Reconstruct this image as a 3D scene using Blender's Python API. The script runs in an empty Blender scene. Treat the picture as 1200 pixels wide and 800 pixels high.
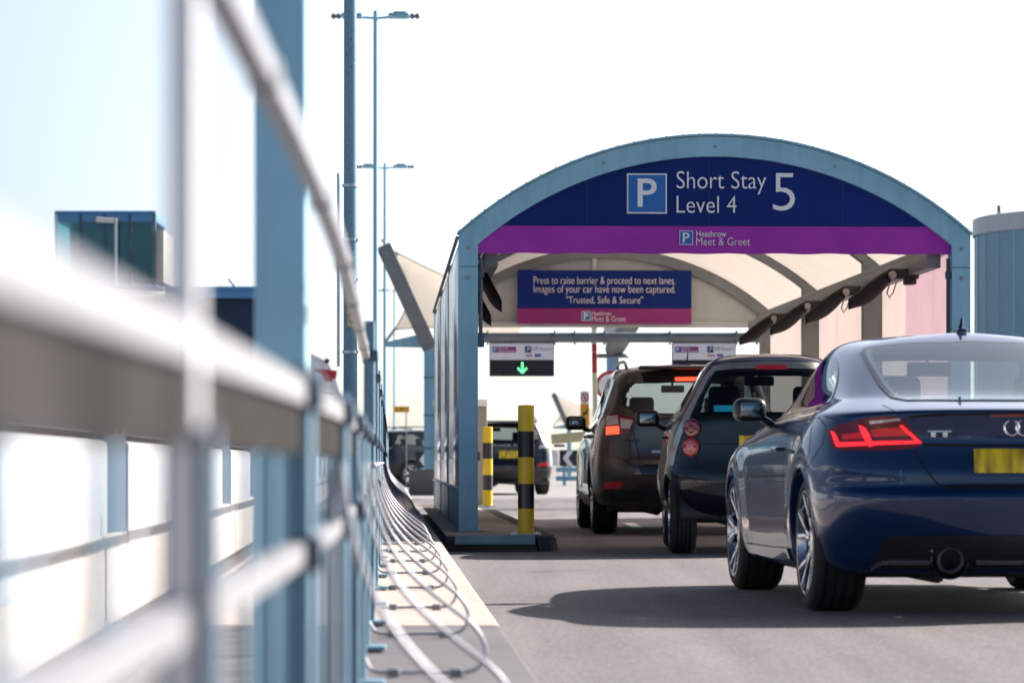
import bpy, bmesh, math, random
import numpy as np
from mathutils import Vector, Matrix, Euler
from mathutils.bvhtree import BVHTree
from mathutils.geometry import intersect_point_line

random.seed(7)
R = math.radians
SC = bpy.context.scene
COL = SC.collection
CAM_Z = 0.715          # the photographer crouches beside the fence
FPX = 3670.0           # focal length in photo pixels (1200 wide)
HOR = 540.0            # horizon row of the photo


def at(px, py, Y):
    return Vector(((px - 600) / FPX * Y, Y, CAM_Z + (HOR - py) / FPX * Y))


# ------------------------------------------------------------------ materials
MATS = {}


def nodes_of(name):
    m = bpy.data.materials.new(name)
    m.use_nodes = True
    nt = m.node_tree
    b = nt.nodes['Principled BSDF']
    MATS[name] = m
    return m, nt, b


def N(nt, typ, **kw):
    n = nt.nodes.new(typ)
    for k, v in kw.items():
        if k.startswith('i_'):
            n.inputs[k[2:].replace('_', ' ')].default_value = v
        else:
            setattr(n, k, v)
    return n


def rgba(c):
    return (c[0], c[1], c[2], 1.0)


def plain(name, c, rough=0.5, metal=0.0, var=0.12, scale=6.0, bump=0.0, bscale=60.0, coat=0.0, spec=0.5, rvar=0.1):
    """procedural paint/plastic/metal: colour broken up by noise, roughness variation, optional bump"""
    m, nt, b = nodes_of(name)
    tc = N(nt, 'ShaderNodeTexCoord')
    no = N(nt, 'ShaderNodeTexNoise', i_Scale=scale, i_Detail=6.0, i_Roughness=0.6)
    nt.links.new(tc.outputs['Object'], no.inputs['Vector'])
    rp = N(nt, 'ShaderNodeValToRGB')
    rp.color_ramp.elements[0].position = 0.3
    rp.color_ramp.elements[1].position = 0.72
    rp.color_ramp.elements[0].color = rgba([x * (1 - var) for x in c])
    rp.color_ramp.elements[1].color = rgba([min(1, x * (1 + var)) for x in c])
    nt.links.new(no.outputs['Fac'], rp.inputs['Fac'])
    nt.links.new(rp.outputs['Color'], b.inputs['Base Color'])
    mr = N(nt, 'ShaderNodeMapRange')
    mr.inputs['To Min'].default_value = max(0.02, rough - rvar * rough)
    mr.inputs['To Max'].default_value = min(1, rough + rvar * rough)
    nt.links.new(no.outputs['Fac'], mr.inputs['Value'])
    nt.links.new(mr.outputs['Result'], b.inputs['Roughness'])
    b.inputs['Metallic'].default_value = metal
    b.inputs['Coat Weight'].default_value = coat
    b.inputs['Specular IOR Level'].default_value = 0.2
    b.inputs['Coat Roughness'].default_value = 0.03
    b.inputs['Specular IOR Level'].default_value = spec
    if bump:
        n2 = N(nt, 'ShaderNodeTexNoise', i_Scale=bscale, i_Detail=5.0)
        nt.links.new(tc.outputs['Object'], n2.inputs['Vector'])
        bp = N(nt, 'ShaderNodeBump', i_Strength=bump, i_Distance=0.01)
        nt.links.new(n2.outputs['Fac'], bp.inputs['Height'])
        nt.links.new(bp.outputs['Normal'], b.inputs['Normal'])
    return m


def car_paint(name, c, metal=0.55, rough=0.32, coat=1.0):
    m, nt, b = nodes_of(name)
    tc = N(nt, 'ShaderNodeTexCoord')
    fl = N(nt, 'ShaderNodeTexVoronoi', i_Scale=900.0)
    nt.links.new(tc.outputs['Object'], fl.inputs['Vector'])
    hs = N(nt, 'ShaderNodeMapRange')
    hs.inputs['To Min'].default_value = 0.75
    hs.inputs['To Max'].default_value = 1.3
    nt.links.new(fl.outputs['Distance'], hs.inputs['Value'])
    mx = N(nt, 'ShaderNodeVectorMath', operation='SCALE')
    mx.inputs[0].default_value = c
    nt.links.new(hs.outputs['Result'], mx.inputs['Scale'])
    nt.links.new(mx.outputs['Vector'], b.inputs['Base Color'])
    b.inputs['Metallic'].default_value = metal
    b.inputs['Roughness'].default_value = rough
    b.inputs['Coat Weight'].default_value = coat
    b.inputs['Specular IOR Level'].default_value = 0.2
    b.inputs['Coat Roughness'].default_value = 0.025
    b.inputs['Coat IOR'].default_value = 1.55
    dz = N(nt, 'ShaderNodeTexNoise', i_Scale=2.3, i_Detail=2.0)
    nt.links.new(tc.outputs['Object'], dz.inputs['Vector'])
    bp = N(nt, 'ShaderNodeBump', i_Strength=0.025, i_Distance=0.02)
    nt.links.new(dz.outputs['Fac'], bp.inputs['Height'])
    nt.links.new(bp.outputs['Normal'], b.inputs['Coat Normal'])
    return m


def glass_mat(name, tint=(0.5, 0.6, 0.6), refl=(1, 1, 1), ior=1.5):
    m, nt, b = nodes_of(name)
    nt.nodes.remove(b)
    out = nt.nodes['Material Output']
    tr = N(nt, 'ShaderNodeBsdfTransparent')
    tr.inputs['Color'].default_value = rgba(tint)
    gl = N(nt, 'ShaderNodeBsdfGlossy')
    gl.inputs['Roughness'].default_value = 0.015
    gl.inputs['Color'].default_value = rgba(refl)
    fr = N(nt, 'ShaderNodeFresnel')
    ge = N(nt, 'ShaderNodeNewGeometry')                     # thin pane: same reflectance from both sides
    mi = N(nt, 'ShaderNodeMapRange')
    mi.inputs['To Min'].default_value = ior
    mi.inputs['To Max'].default_value = 1.0 / ior
    nt.links.new(ge.outputs['Backfacing'], mi.inputs['Value'])
    nt.links.new(mi.outputs['Result'], fr.inputs['IOR'])
    mx = N(nt, 'ShaderNodeMixShader')
    nt.links.new(fr.outputs['Fac'], mx.inputs['Fac'])
    nt.links.new(tr.outputs[0], mx.inputs[1])
    nt.links.new(gl.outputs[0], mx.inputs[2])
    nt.links.new(mx.outputs[0], out.inputs['Surface'])
    return m


def fabric_mat(name, c, trans=0.45, scale=3.0, var=0.1):
    m, nt, b = nodes_of(name)
    out = nt.nodes['Material Output']
    tc = N(nt, 'ShaderNodeTexCoord')
    no = N(nt, 'ShaderNodeTexNoise', i_Scale=scale, i_Detail=5.0)
    nt.links.new(tc.outputs['Object'], no.inputs['Vector'])
    rp = N(nt, 'ShaderNodeValToRGB')
    rp.color_ramp.elements[0].color = rgba([x * (1 - var) for x in c])
    rp.color_ramp.elements[1].color = rgba([min(1, x * (1 + var)) for x in c])
    nt.links.new(no.outputs['Fac'], rp.inputs['Fac'])
    nt.links.new(rp.outputs['Color'], b.inputs['Base Color'])
    b.inputs['Roughness'].default_value = 0.55
    t = N(nt, 'ShaderNodeBsdfTranslucent')
    nt.links.new(rp.outputs['Color'], t.inputs['Color'])
    mx = N(nt, 'ShaderNodeMixShader')
    mx.inputs['Fac'].default_value = trans
    nt.links.new(b.outputs[0], mx.inputs[1])
    nt.links.new(t.outputs[0], mx.inputs[2])
    nt.links.new(mx.outputs[0], out.inputs['Surface'])
    return m


def emit_mat(name, c, strength, base=(0.02, 0.02, 0.02)):
    m, nt, b = nodes_of(name)
    b.inputs['Base Color'].default_value = rgba(base)
    b.inputs['Roughness'].default_value = 0.2
    b.inputs['Emission Color'].default_value = rgba(c)
    b.inputs['Emission Strength'].default_value = strength
    return m


def asphalt_mat(name, c0, c1, patch=0.25):
    m, nt, b = nodes_of(name)
    tc = N(nt, 'ShaderNodeTexCoord')
    big = N(nt, 'ShaderNodeTexNoise', i_Scale=0.35, i_Detail=5.0, i_Roughness=0.65)
    nt.links.new(tc.outputs['Object'], big.inputs['Vector'])
    mp = N(nt, 'ShaderNodeMapping')
    mp.inputs['Scale'].default_value = (3.2, 0.12, 1)
    nt.links.new(tc.outputs['Object'], mp.inputs['Vector'])
    wear = N(nt, 'ShaderNodeTexNoise', i_Scale=1.0, i_Detail=3.0)
    nt.links.new(mp.outputs['Vector'], wear.inputs['Vector'])
    sp = N(nt, 'ShaderNodeTexVoronoi', i_Scale=110.0)
    nt.links.new(tc.outputs['Object'], sp.inputs['Vector'])
    fine = N(nt, 'ShaderNodeTexNoise', i_Scale=140.0, i_Detail=3.0, i_Roughness=0.7)
    nt.links.new(tc.outputs['Object'], fine.inputs['Vector'])
    # aggregate stones: each Voronoi cell its own tone
    rp = N(nt, 'ShaderNodeValToRGB')
    rp.color_ramp.elements[0].color = rgba(c0)
    rp.color_ramp.elements[1].color = rgba(c1)
    rp.color_ramp.elements[0].position = 0.25
    rp.color_ramp.elements[1].position = 0.8
    sepc = N(nt, 'ShaderNodeSeparateColor')
    nt.links.new(sp.outputs['Color'], sepc.inputs['Color'])
    ad = N(nt, 'ShaderNodeMath', operation='MULTIPLY_ADD')
    nt.links.new(sepc.outputs['Red'], ad.inputs[0])
    ad.inputs[1].default_value = 0.45
    mu = N(nt, 'ShaderNodeMath', operation='MULTIPLY_ADD')
    nt.links.new(big.outputs['Fac'], mu.inputs[0])
    mu.inputs[1].default_value = patch
    mu2 = N(nt, 'ShaderNodeMath', operation='MULTIPLY')
    nt.links.new(wear.outputs['Fac'], mu2.inputs[0])
    mu2.inputs[1].default_value = 0.42
    nt.links.new(mu2.outputs[0], mu.inputs[2])
    nt.links.new(mu.outputs[0], ad.inputs[2])
    nt.links.new(ad.outputs[0], rp.inputs['Fac'])
    oil = N(nt, 'ShaderNodeTexNoise', i_Scale=1.1, i_Detail=3.0, i_Roughness=0.55)
    mo = N(nt, 'ShaderNodeMapping')
    mo.inputs['Scale'].default_value = (1.0, 0.35, 1)
    nt.links.new(tc.outputs['Object'], mo.inputs['Vector'])
    nt.links.new(mo.outputs['Vector'], oil.inputs['Vector'])
    ro = N(nt, 'ShaderNodeValToRGB')
    ro.color_ramp.elements[0].position = 0.60
    ro.color_ramp.elements[1].position = 0.72
    ro.color_ramp.elements[0].color = (1, 1, 1, 1)
    ro.color_ramp.elements[1].color = (0.68, 0.67, 0.67, 1)
    nt.links.new(oil.outputs['Fac'], ro.inputs['Fac'])
    mm = N(nt, 'ShaderNodeMixRGB', blend_type='MULTIPLY')
    mm.inputs['Fac'].default_value = 1.0
    nt.links.new(rp.outputs['Color'], mm.inputs['Color1'])
    nt.links.new(ro.outputs['Color'], mm.inputs['Color2'])
    dr = N(nt, 'ShaderNodeTexVoronoi', i_Scale=1.7)          # oil drips
    nt.links.new(tc.outputs['Object'], dr.inputs['Vector'])
    sc_ = N(nt, 'ShaderNodeSeparateColor')
    nt.links.new(dr.outputs['Color'], sc_.inputs['Color'])
    sz = N(nt, 'ShaderNodeMath', operation='MULTIPLY')
    nt.links.new(sc_.outputs['Green'], sz.inputs[0])
    sz.inputs[1].default_value = 0.085
    ls = N(nt, 'ShaderNodeMath', operation='LESS_THAN')
    nt.links.new(dr.outputs['Distance'], ls.inputs[0])
    nt.links.new(sz.outputs[0], ls.inputs[1])
    m3 = N(nt, 'ShaderNodeMixRGB', blend_type='MULTIPLY')
    dk = N(nt, 'ShaderNodeMath', operation='MULTIPLY')
    nt.links.new(ls.outputs[0], dk.inputs[0])
    nt.links.new(sc_.outputs['Red'], dk.inputs[1])
    nt.links.new(dk.outputs[0], m3.inputs['Fac'])
    nt.links.new(mm.outputs['Color'], m3.inputs['Color1'])
    m3.inputs['Color2'].default_value = (0.45, 0.44, 0.44, 1)
    nt.links.new(m3.outputs['Color'], b.inputs['Base Color'])
    b.inputs['Roughness'].default_value = 0.82
    b.inputs['Specular IOR Level'].default_value = 0.35
    bp = N(nt, 'ShaderNodeBump', i_Strength=0.7, i_Distance=0.006)
    nt.links.new(fine.outputs['Fac'], bp.inputs['Height'])
    nt.links.new(bp.outputs['Normal'], b.inputs['Normal'])
    return m


def concrete_mat(name, c, stain=(0.25, 0.22, 0.19), amount=0.4, joint=None):
    m, nt, b = nodes_of(name)
    tc = N(nt, 'ShaderNodeTexCoord')
    n1 = N(nt, 'ShaderNodeTexNoise', i_Scale=1.4, i_Detail=8.0, i_Roughness=0.7)
    n2 = N(nt, 'ShaderNodeTexNoise', i_Scale=60.0, i_Detail=4.0, i_Roughness=0.7)
    for n in (n1, n2):
        nt.links.new(tc.outputs['Object'], n.inputs['Vector'])
    rp = N(nt, 'ShaderNodeValToRGB')
    rp.color_ramp.elements[0].position = 0.35
    rp.color_ramp.elements[1].position = 0.62
    mixc = [a * (1 - amount) + s * amount for a, s in zip(c, stain)]
    rp.color_ramp.elements[0].color = rgba(mixc)
    rp.color_ramp.elements[1].color = rgba(c)
    nt.links.new(n1.outputs['Fac'], rp.inputs['Fac'])
    mx = N(nt, 'ShaderNodeMixRGB', blend_type='MULTIPLY')
    mx.inputs['Fac'].default_value = 0.45
    r2 = N(nt, 'ShaderNodeValToRGB')
    r2.color_ramp.elements[0].position = 0.35
    r2.color_ramp.elements[0].color = (0.55, 0.55, 0.55, 1)
    r2.color_ramp.elements[1].position = 0.6
    nt.links.new(n2.outputs['Fac'], r2.inputs['Fac'])
    nt.links.new(rp.outputs['Color'], mx.inputs['Color1'])
    nt.links.new(r2.outputs['Color'], mx.inputs['Color2'])
    col = mx.outputs['Color']
    if joint:
        sx = N(nt, 'ShaderNodeSeparateXYZ')
        nt.links.new(tc.outputs['Object'], sx.inputs[0])
        md = N(nt, 'ShaderNodeMath', operation='PINGPONG')
        md.inputs[1].default_value = joint / 2
        nt.links.new(sx.outputs['Y'], md.inputs[0])
        gt = N(nt, 'ShaderNodeMath', operation='GREATER_THAN')
        gt.inputs[1].default_value = 0.012
        nt.links.new(md.outputs[0], gt.inputs[0])
        mj = N(nt, 'ShaderNodeMixRGB')
        mj.inputs['Color1'].default_value = (0.08, 0.075, 0.07, 1)
        nt.links.new(gt.outputs[0], mj.inputs['Fac'])
        nt.links.new(col, mj.inputs['Color2'])
        col = mj.outputs['Color']
    nt.links.new(col, b.inputs['Base Color'])
    b.inputs['Roughness'].default_value = 0.85
    bp = N(nt, 'ShaderNodeBump', i_Strength=0.4, i_Distance=0.004)
    nt.links.new(n2.outputs['Fac'], bp.inputs['Height'])
    nt.links.new(bp.outputs['Normal'], b.inputs['Normal'])
    return m


def speckled_mat(name, c, spot):
    m, nt, b = nodes_of(name)
    tc = N(nt, 'ShaderNodeTexCoord')
    n1 = N(nt, 'ShaderNodeTexNoise', i_Scale=38.0, i_Detail=4.0, i_Roughness=0.7)
    nt.links.new(tc.outputs['Object'], n1.inputs['Vector'])
    r1 = N(nt, 'ShaderNodeValToRGB')
    r1.color_ramp.elements[0].position = 0.56
    r1.color_ramp.elements[1].position = 0.66
    r1.color_ramp.elements[0].color = rgba(c)
    r1.color_ramp.elements[1].color = rgba(spot)
    nt.links.new(n1.outputs['Fac'], r1.inputs['Fac'])
    nt.links.new(r1.outputs['Color'], b.inputs['Base Color'])
    b.inputs['Roughness'].default_value = 0.5
    return m


def plate_mat(name):
    """yellow number plate whose characters are only soft dark smudges"""
    m, nt, b = nodes_of(name)
    tc = N(nt, 'ShaderNodeTexCoord')
    mp = N(nt, 'ShaderNodeMapping')
    mp.inputs['Scale'].default_value = (17.0, 1.0, 5.0)
    nt.links.new(tc.outputs['Object'], mp.inputs['Vector'])
    n = N(nt, 'ShaderNodeTexNoise', i_Scale=1.0, i_Detail=1.0)
    nt.links.new(mp.outputs['Vector'], n.inputs['Vector'])
    rp = N(nt, 'ShaderNodeValToRGB')
    rp.color_ramp.elements[0].position = 0.36
    rp.color_ramp.elements[1].position = 0.6
    rp.color_ramp.elements[0].color = (0.36, 0.24, 0.01, 1)
    rp.color_ramp.elements[1].color = (0.90, 0.64, 0.02, 1)
    nt.links.new(n.outputs['Fac'], rp.inputs['Fac'])
    nt.links.new(rp.outputs['Color'], b.inputs['Base Color'])
    b.inputs['Roughness'].default_value = 0.3
    return m


plain('blue steel', (0.295, 0.57, 0.73), 0.45, 0.0, var=0.08, scale=2.5, coat=0.0, bump=0.05, bscale=25)
plain('blue steel dark', (0.05, 0.09, 0.14), 0.45, 0.0, var=0.15, scale=3)
plain('grey steel', (0.21, 0.225, 0.235), 0.5, 0.1, var=0.15, scale=3)
plain('galvanised', (0.34, 0.35, 0.38), 0.42, 0.35, var=0.12, scale=9, bump=0.1, bscale=40)
plain('white rail', (0.31, 0.31, 0.33), 0.4, 0.1, var=0.06, scale=9)
plain('aluminium panel', (0.85, 0.83, 0.84), 0.14, 0.3, var=0.06, scale=1.5, rvar=0.5)
plain('black plastic', (0.012, 0.013, 0.016), 0.4, 0.0, var=0.3, scale=9)
plain('rail shade', (0.05, 0.047, 0.046), 0.9, 0, var=0.3, scale=4, spec=0.0)
plain('blue steel shaded', (0.15, 0.26, 0.34), 0.5, 0.0, var=0.2, scale=5, spec=0.2, bump=0.1, bscale=30)  # darker copy of the blue steel, shade put into its colour
plain('matt black', (0.010, 0.010, 0.012), 0.6, 0, var=0.3, scale=9, spec=0.15)
plain('bright white paint', (0.86, 0.85, 0.86), 0.35, 0, var=0.04)
plain('black gloss', (0.008, 0.009, 0.012), 0.08, 0.0, var=0.2, scale=9)
plain('rubber', (0.016, 0.016, 0.018), 0.72, 0.0, var=0.3, scale=14, bump=0.35, bscale=90)
plain('wheel silver', (0.40, 0.43, 0.48), 0.2, 0.9, var=0.05)
plain('wheel dark', (0.03, 0.032, 0.036), 0.4, 0.5, var=0.2)
plain('chrome', (0.8, 0.8, 0.82), 0.1, 1.0, var=0.03)
plain('dull chrome', (0.42, 0.45, 0.5), 0.28, 0.9, var=0.08)
plain('exhaust steel', (0.30, 0.32, 0.36), 0.35, 0.6, var=0.1)
plain('seat fabric', (0.02, 0.02, 0.024), 0.8, 0.0, var=0.25, scale=20)
plain('seam', (0.003, 0.003, 0.004), 0.8, 0, var=0.1)
plain('red lens', (0.22, 0.006, 0.012), 0.08, 0, var=0.2, coat=1.0)
plain('red lens pale', (0.55, 0.03, 0.04), 0.1, 0, var=0.2, coat=1.0)
emit_mat('smoked lens', (1.0, 0.01, 0.04), 0.012, (0.10, 0.004, 0.012))
plain('tail lamp centre', (0.75, 0.22, 0.24), 0.1, 0, var=0.1, coat=1.0)
plain('clear lens', (0.62, 0.56, 0.58), 0.1, 0.2, var=0.15, coat=1.0)
emit_mat('lit tail lamp', (1.0, 0.02, 0.03), 0.72, (0.3, 0.01, 0.01))
emit_mat('lit tail lamp dim', (1.0, 0.02, 0.03), 0.12, (0.25, 0.008, 0.012))
emit_mat('lit amber lamp', (1.0, 0.07, 0.03), 1.1, (0.4, 0.05, 0.01))
emit_mat('green led', (0.08, 1.0, 0.22), 1.6)
plain('sign navy', (0.011, 0.031, 0.19), 0.36, 0, var=0.2, scale=0.9, spec=0.08)
plain('sign purple', (0.44, 0.042, 0.46), 0.32, 0, var=0.16, scale=1.5, spec=0.2)
plain('sign magenta', (0.30, 0.022, 0.19), 0.3, 0, var=0.12, scale=1.5)
plain('sign blue', (0.012, 0.15, 0.50), 0.3, 0, var=0.06)
plain('sign white', (0.93, 0.93, 0.94), 0.4, 0, var=0.03)
plain('sign dim white', (0.90, 0.87, 0.90), 0.4, 0, var=0.05)
plain('sign grey', (0.3, 0.3, 0.33), 0.5, 0, var=0.05)
plain('sign black', (0.018, 0.02, 0.028), 0.35, 0, var=0.2)
plain('sign orange', (0.75, 0.36, 0.02), 0.45, 0, var=0.08)
plain('sign red', (0.55, 0.03, 0.05), 0.4, 0, var=0.08)
plain('led board', (0.012, 0.014, 0.02), 0.55, 0, var=0.25, scale=30)
fabric_mat('roof membrane', (0.70, 0.62, 0.54), 0.33)
fabric_mat('sail cloth', (0.66, 0.60, 0.52), 0.35)
fabric_mat('pale panel', (0.76, 0.69, 0.66), 0.64, var=0.08)
fabric_mat('pink panel', (0.72, 0.60, 0.63), 0.62, var=0.06)
plain('end panel', (0.52, 0.54, 0.53), 0.55, 0, var=0.06)
plain('bollard yellow', (0.74, 0.50, 0.012), 0.35, 0, var=0.08, scale=7)
plain('bollard black', (0.016, 0.016, 0.022), 0.3, 0, var=0.2, scale=7)
plain('cabinet grey', (0.36, 0.34, 0.31), 0.5, 0, var=0.08)
plain('boom cream', (0.66, 0.60, 0.33), 0.45, 0, var=0.05)
plain('boom pale', (0.7, 0.68, 0.5), 0.45, 0, var=0.05)
plain('tower cladding', (0.19, 0.33, 0.42), 0.4, 0.2, var=0.08, scale=1.2)
plain('tower rim', (0.48, 0.52, 0.56), 0.4, 0.1, var=0.06)
plain('facade navy', (0.018, 0.03, 0.06), 0.3, 0, var=0.2, scale=0.4)
plain('facade white', (0.6, 0.62, 0.65), 0.4, 0, var=0.05)
plain('facade blue', (0.06, 0.20, 0.42), 0.4, 0, var=0.1)
glass_mat('car glass', (0.62, 0.68, 0.68))
glass_mat('car glass dark', (0.46, 0.50, 0.52))
glass_mat('privacy glass', (0.40, 0.46, 0.48))
glass_mat('heated rear glass', (0.66, 0.72, 0.74), (0.95, 1, 1), 2.4)
glass_mat('teal glass', (0.30, 0.62, 0.66), (0.8, 1, 1), 1.6)
plain('teal blind', (0.16, 0.36, 0.40), 0.6, 0, var=0.2, scale=0.8)
plain('mirror glass', (0.22, 0.25, 0.28), 0.02, 1.0, var=0.01)
car_paint('blue car paint', (0.0001, 0.022, 0.088), 0.35, 0.3, 0.9)
car_paint('brown car paint', (0.062, 0.053, 0.047), 0.6, 0.3)
car_paint('navy car paint', (0.002, 0.006, 0.014), 0.15, 0.3, 0.6)
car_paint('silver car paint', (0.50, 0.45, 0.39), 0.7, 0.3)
car_paint('black car paint', (0.012, 0.014, 0.02), 0.4, 0.3)
car_paint('white car paint', (0.78, 0.77, 0.76), 0.0, 0.4)
asphalt_mat('asphalt', (0.085, 0.079, 0.081), (0.255, 0.236, 0.236))
concrete_mat('deck concrete', (0.34, 0.325, 0.32), amount=0.3)
concrete_mat('kerb concrete', (0.46, 0.39, 0.345), amount=0.3, joint=3.0)
concrete_mat('shadowed kerb', (0.11, 0.105, 0.115), (0.04, 0.04, 0.045), 0.5)
concrete_mat('paving', (0.36, 0.31, 0.26), (0.12, 0.11, 0.10), 0.5, joint=0.6)
concrete_mat('dark kerb', (0.05, 0.052, 0.06), (0.02, 0.02, 0.02), 0.5)
concrete_mat('plinth concrete', (0.2, 0.19, 0.18), amount=0.4)
concrete_mat('pale render', (0.55, 0.50, 0.46), amount=0.25)
plain('hoop steel', (0.36, 0.37, 0.41), 0.4, 0.2, var=0.15, scale=9, bump=0.1, bscale=40)
concrete_mat('far ground', (0.30, 0.29, 0.28), amount=0.4)
plain('road paint', (0.7, 0.7, 0.68), 0.6, 0, var=0.12, scale=12)
plate_mat('number plate yellow')
speckled_mat('speckled steel', (0.17, 0.33, 0.44), (0.08, 0.18, 0.27))
plain('plate blue', (0.01, 0.06, 0.34), 0.5, spec=0.1)
plain('cyan strip', (0.02, 0.42, 0.58), 0.4)
M = MATS
# rain streaks and grime running down the big painted steel members
nt_ = M['blue steel'].node_tree
b_ = nt_.nodes['Principled BSDF']
src_ = b_.inputs['Base Color'].links[0].from_socket
tc_ = N(nt_, 'ShaderNodeTexCoord')
mp_ = N(nt_, 'ShaderNodeMapping')
mp_.inputs['Scale'].default_value = (9, 9, .8)
nt_.links.new(tc_.outputs['Object'], mp_.inputs['Vector'])
n_ = N(nt_, 'ShaderNodeTexNoise', i_Scale=1.0, i_Detail=5.0, i_Roughness=0.65)
nt_.links.new(mp_.outputs['Vector'], n_.inputs['Vector'])
r_ = N(nt_, 'ShaderNodeValToRGB')
r_.color_ramp.elements[0].position = 0.42
r_.color_ramp.elements[1].position = 0.70
r_.color_ramp.elements[0].color = (1, 1, 1, 1)
r_.color_ramp.elements[1].color = (0.86, 0.85, 0.84, 1)
nt_.links.new(n_.outputs['Fac'], r_.inputs['Fac'])
m_ = N(nt_, 'ShaderNodeMixRGB', blend_type='MULTIPLY')
m_.inputs['Fac'].default_value = 1.0
nt_.links.new(src_, m_.inputs['Color1'])
nt_.links.new(r_.outputs['Color'], m_.inputs['Color2'])
nt_.links.new(m_.outputs['Color'], b_.inputs['Base Color'])


# ------------------------------------------------------------------ mesh helpers
class MB:
    def __init__(self):
        self.bm = bmesh.new()
        self.mats = []

    def mi(self, mat):
        if mat is None:
            return 0
        if mat not in self.mats:
            self.mats.append(mat)
        return self.mats.index(mat)

    def _paint(self, faces, mat):
        i = self.mi(mat)
        for f in faces:
            f.material_index = i

    def box(self, c, s, rot=None, bevel=0.0, mat=None, seg=2):
        r = bmesh.ops.create_cube(self.bm, size=1.0)
        vs = r['verts']
        bmesh.ops.scale(self.bm, vec=s, verts=vs)
        if bevel:
            es = list({e for v in vs for e in v.link_edges})
            rr = bmesh.ops.bevel(self.bm, geom=es, offset=min(bevel, min(s) * 0.45), segments=seg, affect='EDGES', profile=0.5)
            vs = list({v for f in rr['faces'] for v in f.verts} | {v for v in vs if v.is_valid})
        if rot is not None:
            bmesh.ops.rotate(self.bm, cent=(0, 0, 0), matrix=rot.to_3x3() if hasattr(rot, 'to_3x3') else rot, verts=vs)
        bmesh.ops.translate(self.bm, vec=c, verts=vs)
        self._paint({f for v in vs for f in v.link_faces}, mat)
        return vs

    def bar(self, p, q, w, h, bevel=0.0, mat=None, up=(0, 0, 1)):
        p, q = Vector(p), Vector(q)
        d = q - p
        L = d.length
        y = d.normalized()
        up = Vector(up)
        if abs(y.dot(up)) > 0.98:
            up = Vector((1, 0, 0))
        x = y.cross(up).normalized()
        z = x.cross(y)
        m = Matrix((x, y, z)).transposed()
        return self.box((p + q) / 2, (w, L, h), rot=m, bevel=bevel, mat=mat)

    def tube(self, pts, r, seg=8, closed=False, mat=None, caps=True):
        pts = [Vector(p) for p in pts]
        n = len(pts)
        rings = []
        prev = None
        rr = r if isinstance(r, (list, tuple)) else [r] * n
        for i, p in enumerate(pts):
            a = pts[(i - 1) % n] if (closed or i > 0) else p
            b = pts[(i + 1) % n] if (closed or i < n - 1) else p
            t = (b - a).normalized()
            if prev is None:
                ref = Vector((0, 0, 1)) if abs(t.z) < 0.9 else Vector((1, 0, 0))
                u = t.cross(ref).normalized()
            else:
                u = (prev - t * prev.dot(t)).normalized()
            prev = u
            v = t.cross(u)
            rings.append([self.bm.verts.new(p + (u * math.cos(k * 2 * math.pi / seg) + v * math.sin(k * 2 * math.pi / seg)) * rr[i]) for k in range(seg)])
        fs = []
        for i in range(n if closed else n - 1):
            A, B = rings[i], rings[(i + 1) % n]
            for k in range(seg):
                fs.append(self.bm.faces.new((A[k], A[(k + 1) % seg], B[(k + 1) % seg], B[k])))
        if caps and not closed:
            fs.append(self.bm.faces.new(list(reversed(rings[0]))))
            fs.append(self.bm.faces.new(rings[-1]))
        self._paint(fs, mat)

    def lathe(self, prof, c=(0, 0, 0), axis='Z', seg=32, mat=None, cap=True):
        """prof: list of (radius, height along the axis)"""
        rings = []
        c = Vector(c)
        for r, h in prof:
            ring = []
            for k in range(seg):
                a = 2 * math.pi * k / seg
                u, v = r * math.cos(a), r * math.sin(a)
                p = {'Z': (u, v, h), 'X': (h, u, v), 'Y': (u, h, v)}[axis]
                ring.append(self.bm.verts.new(c + Vector(p)))
            rings.append(ring)
        fs = []
        for A, B in zip(rings, rings[1:]):
            for k in range(seg):
                fs.append(self.bm.faces.new((A[k], A[(k + 1) % seg], B[(k + 1) % seg], B[k])))
        if cap:
            for ring in (rings[0], rings[-1]):
                fs.append(self.bm.faces.new(ring))
        self._paint(fs, mat)

    def prism(self, poly, vec, mat=None):
        vs = [self.bm.verts.new(p) for p in poly]
        f = self.bm.faces.new(vs)
        r = bmesh.ops.extrude_face_region(self.bm, geom=[f])
        nv = [x for x in r['geom'] if isinstance(x, bmesh.types.BMVert)]
        bmesh.ops.translate(self.bm, vec=vec, verts=nv)
        self._paint({g for v in vs + nv for g in v.link_faces}, mat)

    def grid(self, pts, mat=None):
        """pts[i][j] -> quad sheet"""
        vv = [[self.bm.verts.new(p) for p in row] for row in pts]
        fs = []
        for i in range(len(vv) - 1):
            for j in range(len(vv[0]) - 1):
                fs.append(self.bm.faces.new((vv[i][j], vv[i][j + 1], vv[i + 1][j + 1], vv[i + 1][j])))
        self._paint(fs, mat)
        return fs

    def build(self, name, mat=None, parent=None, angle=35, loc=None):
        bmesh.ops.recalc_face_normals(self.bm, faces=self.bm.faces[:])
        me = bpy.data.meshes.new(name)
        self.bm.to_mesh(me)
        self.bm.free()
        mats = self.mats or [mat]
        for mm in mats:
            me.materials.append(M[mm])
        me.polygons.foreach_set('use_smooth', [True] * len(me.polygons))
        me.set_sharp_from_angle(angle=R(angle))
        o = bpy.data.objects.new(name, me)
        COL.objects.link(o)
        if parent is not None:
            o.parent = parent
        if loc is not None:
            o.location = loc
        return o


def tag(o, label=None, cat=None, group=None, kind=None):
    for k, v in (('label', label), ('category', cat), ('group', group), ('kind', kind)):
        if v:
            o[k] = v
    return o


def thing(name, label, cat, loc=(0, 0, 0), rz=0.0, group=None):
    o = bpy.data.objects.new(name, None)
    COL.objects.link(o)
    o.location = loc
    o.rotation_euler = (0, 0, rz)
    o.empty_display_size = 0.2
    return tag(o, label, cat, group)


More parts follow.
